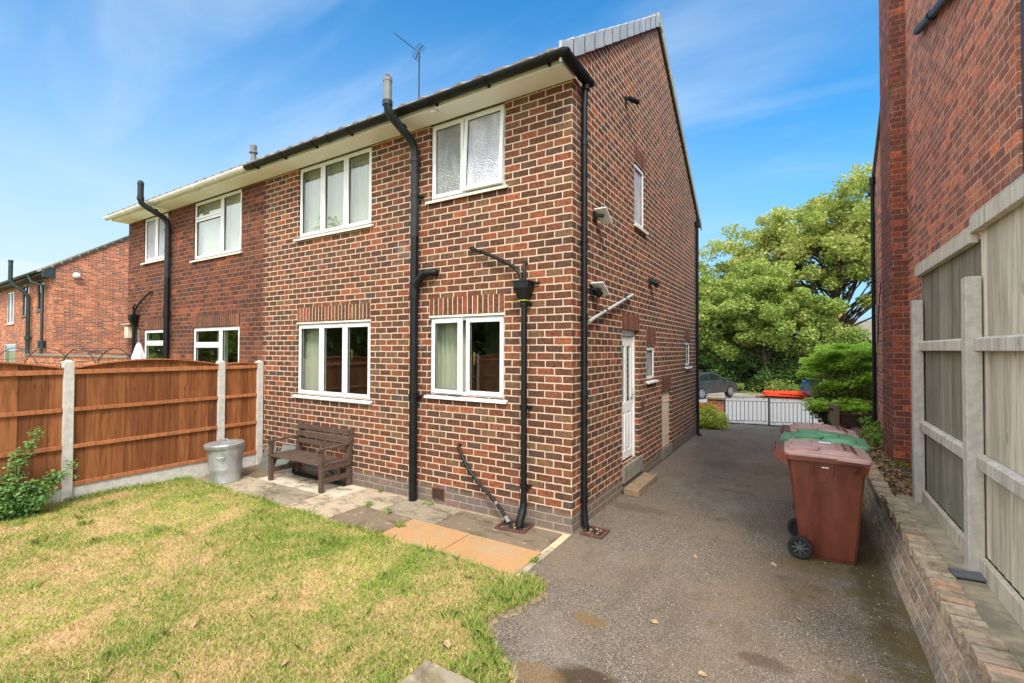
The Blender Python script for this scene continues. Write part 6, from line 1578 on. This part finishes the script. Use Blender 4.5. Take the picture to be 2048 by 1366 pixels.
# parked cars
def car(label, loc, rz, paint, L=4.4, W=1.78, Hh=1.44):
    t = thing('parked_car', label, 'car', loc, rz, 'cars parked on the road')
    # +x is the front
    prof = [(-2.18,0.42),(-2.20,0.70),(-2.12,0.92),(-1.90,1.00),(-1.45,1.32),(-1.0,1.42),(-0.2,1.44),(0.35,1.36),(1.05,1.00),(1.75,0.88),(2.10,0.72),(2.18,0.50),(2.15,0.28),(-2.12,0.28)]
    low = [(-2.18,0.42),(-2.20,0.70),(-2.12,0.92),(-1.90,0.97),(-1.45,0.97),(-1.0,0.97),(-0.2,0.96),(0.35,0.95),(1.05,0.93),(1.75,0.86),(2.10,0.72),(2.18,0.50),(2.15,0.28),(-2.12,0.28)]
    hw_ = W/2; mb = MB()
    n = len(prof); rowsY = [(-hw_, low, 0.97), (-hw_+0.03, low, 1.0)]
    V = []
    for (yy, pf, s_) in [(-hw_+0.06, low, 0.985), (-hw_, low, 1.0), (-hw_+0.03, low, 1.0)]: pass
    secs = [(-hw_+0.05, 'low'), (-hw_, 'belt'), (hw_, 'belt'), (hw_-0.05, 'low')]
    # lower body as a prism, cabin as a tapered loft
    lowp = [(x, z) for x, z in low]
    arches = lowp[:12]+[(2.15,0.28),(1.72,0.28)]+[(1.38+0.35*math.cos(a), 0.28+0.35*math.sin(a)) for a in [math.pi*k_/8 for k_ in range(1, 8)]]+[(1.02,0.28),(-1.0,0.28)]+[(-1.35+0.35*math.cos(a), 0.28+0.35*math.sin(a)) for a in [math.pi*k_/8 for k_ in range(1, 8)]]+[(-1.71,0.28),(-2.12,0.28)]
    mb.prism(arches, 'y', -hw_, hw_)
    body = mb.build('body', M[paint], t, bevel=0.05, recalc=True)
    cab = [(-1.95,0.95),(-1.45,1.30),(-0.95,1.41),(-0.2,1.43),(0.38,1.35),(1.10,0.92)]
    mb = MB(); k_ = len(cab); vv = []
    for s_ in (-1, 1):
        for x, z in cab: vv.append((x*0.985, s_*(hw_-0.02-0.20*max(0, (z-0.95))/0.48), z))
    ff = [tuple(range(k_)), tuple(range(k_, 2*k_))[::-1]]+[(i, k_+i, k_+i+1, i+1) for i in range(k_-1)]+[(k_-1, 2*k_-1, k_, 0)]
    mb.add(vv, ff); mb.build('roof', M[paint], t, recalc=True, bevel=0.03)
    for s_ in (-1, 1):
        mb = MB()
        for poly in ([(-1.52,1.00),(-1.28,1.27),(-0.62,1.35),(-0.60,0.99)], [(-0.52,0.99),(-0.54,1.355),(-0.15,1.36),(0.25,1.28),(0.82,0.985)]):
            yy = lambda z: s_*(hw_-0.012-0.20*max(0, (z-0.95))/0.48)
            mb.add([(x, yy(z), z) for x, z in poly], [tuple(range(len(poly)))])
        mb.build('side_window', M['carglass'], t, recalc=False)
    yy = hw_-0.20
    mb = MB(); mb.add([(0.44,-yy+0.05,1.335),(0.44,yy-0.05,1.335),(1.06,yy+0.08,0.962),(1.06,-yy-0.08,0.962)], [(0,1,2,3)]); mb.build('windscreen', M['carglass'], t)
    mb = MB(); mb.add([(-1.50,-yy+0.04,1.285),(-1.50,yy-0.04,1.285),(-1.93,yy+0.06,0.985),(-1.93,-yy-0.06,0.985)], [(3,2,1,0)]); mb.build('rear_window', M['carglass'], t)
    for x in (1.38, -1.35):
        for s_ in (-1, 1):
            mb = MB(); mb.tube([(x, s_*(hw_-0.20), 0.32), (x, s_*(hw_+0.005), 0.32)], 0.32, 24); wh = mb.build('wheel', M['rubber'], t)
            mb = MB(); mb.tube([(x, s_*(hw_), 0.32), (x, s_*(hw_+0.012), 0.32)], 0.07, 14)
            for j in range(10):
                a = 2*math.pi*j/10; mb.beam((x, s_*(hw_+0.01), 0.32), (x+0.21*math.cos(a), s_*(hw_+0.01), 0.32+0.21*math.sin(a)), 0.035, 0.012, up=(0,1,0))
            pts = [(x+0.21*math.cos(2*math.pi*j/20), s_*(hw_+0.008), 0.32+0.21*math.sin(2*math.pi*j/20)) for j in range(21)]; mb.tube(pts, 0.014, 6); mb.build('rim', M['alloy'], wh)
    for s_ in (-1, 1):
        mb = MB(); mb.box(0.72, 0.88, s_*(hw_+0.06)-0.08, s_*(hw_+0.06)+0.08, 0.95, 1.06); mb.build('wing_mirror', M[paint], t, bevel=0.02)
        mb = MB(); mb.box(-2.205, -2.05, s_*(hw_-0.16)-0.15, s_*(hw_-0.16)+0.165, 0.72, 0.92); mb.build('tail_light', M['redlamp'], t, bevel=0.01)
        mb = MB(); mb.box(2.02, 2.165, s_*(hw_-0.2)-0.15, s_*(hw_-0.2)+0.17, 0.62, 0.74); mb.build('headlight', M['alloy'], t, bevel=0.01)
        for x in (-0.62, 0.35): mb = MB(); mb.box(x-0.08, x+0.08, s_*(hw_+0.012)-0.012, s_*(hw_+0.012)+0.012, 0.83, 0.86); mb.build('door_handle', M[paint], t)
    return t
p1 = Vector((-2.38, 21.99, 0)); p2 = Vector((-1.58, 23.78, 0)); dd_ = (p2-p1).normalized(); side_ = Vector((-dd_.y, dd_.x, 0))
mid_ = p1+dd_*1.35+side_*0.89
car('dark grey car parked across the road left of the gates', (mid_.x, mid_.y, -0.66), math.atan2(dd_.y, dd_.x), 'carpaint')
car('blue car parked beyond the conifer, only its tail showing', (3.35, 25.2, -0.72), 0.55+math.pi/2-0.35, 'bluepaint')
# orange barriers stacked on pallet
ob_ = thing('barrier_stack', 'pile of folded orange plastic barriers on a pallet across the road', 'barriers', (1.25, 26.2, -0.76), 0.12)
mb = MB()
for i in range(5): mb.box(-1.35, 1.35, -0.6+i*0.27, -0.45+i*0.27, 0.0, 0.07)
mb.box(-1.3, -1.2, -0.6, 0.6, 0.07, 0.12); mb.box(1.2, 1.3, -0.6, 0.6, 0.07, 0.12); mb.build('pallet', M['pallet'], ob_)
rr = random.Random(5)
for i in range(6):
    mb = MB(); a = rr.uniform(-0.12, 0.12); mb.X = Matrix.Translation((rr.uniform(-0.15,0.2)+0.05*i, rr.uniform(-0.1,0.1), 0.13+0.045*i)) @ Matrix.Rotation(a, 4, 'Z') @ Matrix.Rotation(rr.uniform(-0.03,0.05), 4, 'Y')
    mb.box(-1.1, 1.1, -0.5, -0.38, 0, 0.04); mb.box(-1.1, 1.1, 0.38, 0.5, 0, 0.04); mb.box(-1.1, 1.1, -0.06, 0.06, 0, 0.04)
    for k_ in range(9): mb.box(-1.1+k_*0.265, -1.02+k_*0.265, -0.5, 0.5, 0, 0.038)
    mb.X = None; mb.build('barrier', M['orange'], ob_, bevel=0.006)
# far house roof seen between tree and right house
fr = thing('distant_house', 'distant house with brown tiled roof beyond the trees', 'house', (9.0, 60, 0.3))
mb = MB(); mb.box(-4.5, 4.5, -3.5, 3.5, 0, 2.6); mb.build('wall', M['brick_far'], fr)
mb = MB(); mb.prism([(-3.9, 2.5), (3.9, 2.5), (0, 5.0)], 'x', -4.8, 4.8); dro = mb.build('roof', M['tile'], fr, recalc=True)
mb = MB(); mb.box(-3.2, -2.4, -0.4, 0.4, 4.6, 6.0); mb.build('chimney', M['brick_far'], dro)

# =================================================================== NEIGHBOUR'S GARDEN
pa = thing('closed_parasol', 'closed white parasol in the garden beyond the brown fence', 'parasol', (-8.15, -1.0, 0.0))
mb = MB(); mb.tube([(0,0,0), (0,0,2.34)], 0.018, 10); mb.build('pole', M['greyp'], pa)
mb = MB(); n = 24; V = []; 
pr_l = [(0.02, 2.10), (0.045, 2.05), (0.09, 1.85), (0.13, 1.6), (0.15, 1.35), (0.12, 1.15)]
for r_, z in pr_l:
    for j in range(n): a = 2*math.pi*j/n; k_ = 1+0.16*math.cos(8*a)*(1 if z < 2 else 0); V.append((r_*k_*math.cos(a), r_*k_*math.sin(a), z))
mb.add(V, [(i*n+j, (i+1)*n+j, (i+1)*n+(j+1)%n, i*n+(j+1)%n) for i in range(len(pr_l)-1) for j in range(n)]); mb.build('canopy', M['cloth'], pa, smooth=True, recalc=True)
def garden_arch(cx, cy_, half_w, label, seed):
    t = thing('garden_arch', label, 'arch', (cx, cy_, 0), 0, 'thin metal garden arches')
    mb = MB()
    for oy in (-0.25, 0.25):
        mb.tube([(-half_w, oy, 0)]+[(-half_w*math.cos(a), oy, 1.25+0.75*math.sin(a)) for a in [math.pi*k_/14 for k_ in range(15)]]+[(half_w, oy, 0)], 0.010, 6)
    for k_ in range(3, 12, 2):
        a = math.pi*k_/14; mb.tube([(-half_w*math.cos(a), -0.25, 1.25+0.75*math.sin(a)), (-half_w*math.cos(a+0.1), 0.25, 1.25+0.75*math.sin(a+0.1))], 0.006, 5)
    mb.build('frame', M['iron'], t)
garden_arch(-8.45, -1.5, 1.05, 'thin curved metal arch showing above the widest fence panel', 1)
garden_arch(-12.2, -1.5, 1.9, 'wider metal arch at the far left above the fence', 2)
lw = thing('garden_wall', 'low brick wall with coping between the neighbouring houses', 'wall', (-15, 0.3, 0))
mb = MB(); mb.box(-5.5, 3.3, -0.1, 0.1, 0, 1.75); mb.build('wall', M['brick_far'], lw)
mb = MB(); mb.box(-5.5, 3.3, -0.13, 0.13, 1.75, 1.80); mb.build('coping', M['plinthc'], lw)

# =================================================================== BEHIND THE CAMERA (seen in the window panes)
fl = ['arched brown fence panel further down the garden, mirrored in the window panes']
for i in range(4):
    y1 = -4.475-1.86*i; y0 = y1-1.75
    arch_panel(y0, y1, 0.23, 0.10, fl[0]); post(FXL, y0-0.055, 0.03, 1.86, 'concrete posts of the brown fence', 'concrete post further down the garden, mirrored in the window panes')
    mb = MB(); mb.box(-0.025, 0.025, y0, y1, -0.03, 0.228)
    o = mb.build('gravel_board', M['concrete'], None, bevel=0.004); o.location = (FXL+0.005, 0, 0); tag(o, 'concrete gravel board further down the garden, mirrored in the window panes', 'gravel board', 'gravel boards of the brown fence')
for i, (x, y, r_, h_, d_) in enumerate([(-24, -6, 3.6, 6.0, 0), (-17, -10.5, 3.4, 5.0, 1), (-13, -14.5, 3.6, 5.2, 1), (-21, -15, 4.2, 8.5, 1), (-27, -19, 5.0, 12.0, 0), (-17, -20, 4.6, 10.5, 0), (-30, -11, 4.2, 6.5, 0)]):
    tree('broadleaf_tree', 'tree beyond the end of the garden, mirrored in the window panes', (x, y, 0), h_, [((0, 0, h_*0.50), (r_, 2.5, h_*0.52))], 0.42, 110, M['leaf_dark'] if d_ else M['leaf_green'], 0.2, 80+i, 'trees behind the garden', clusters=70, crad=(0.7, 1.3), sq=0.9)
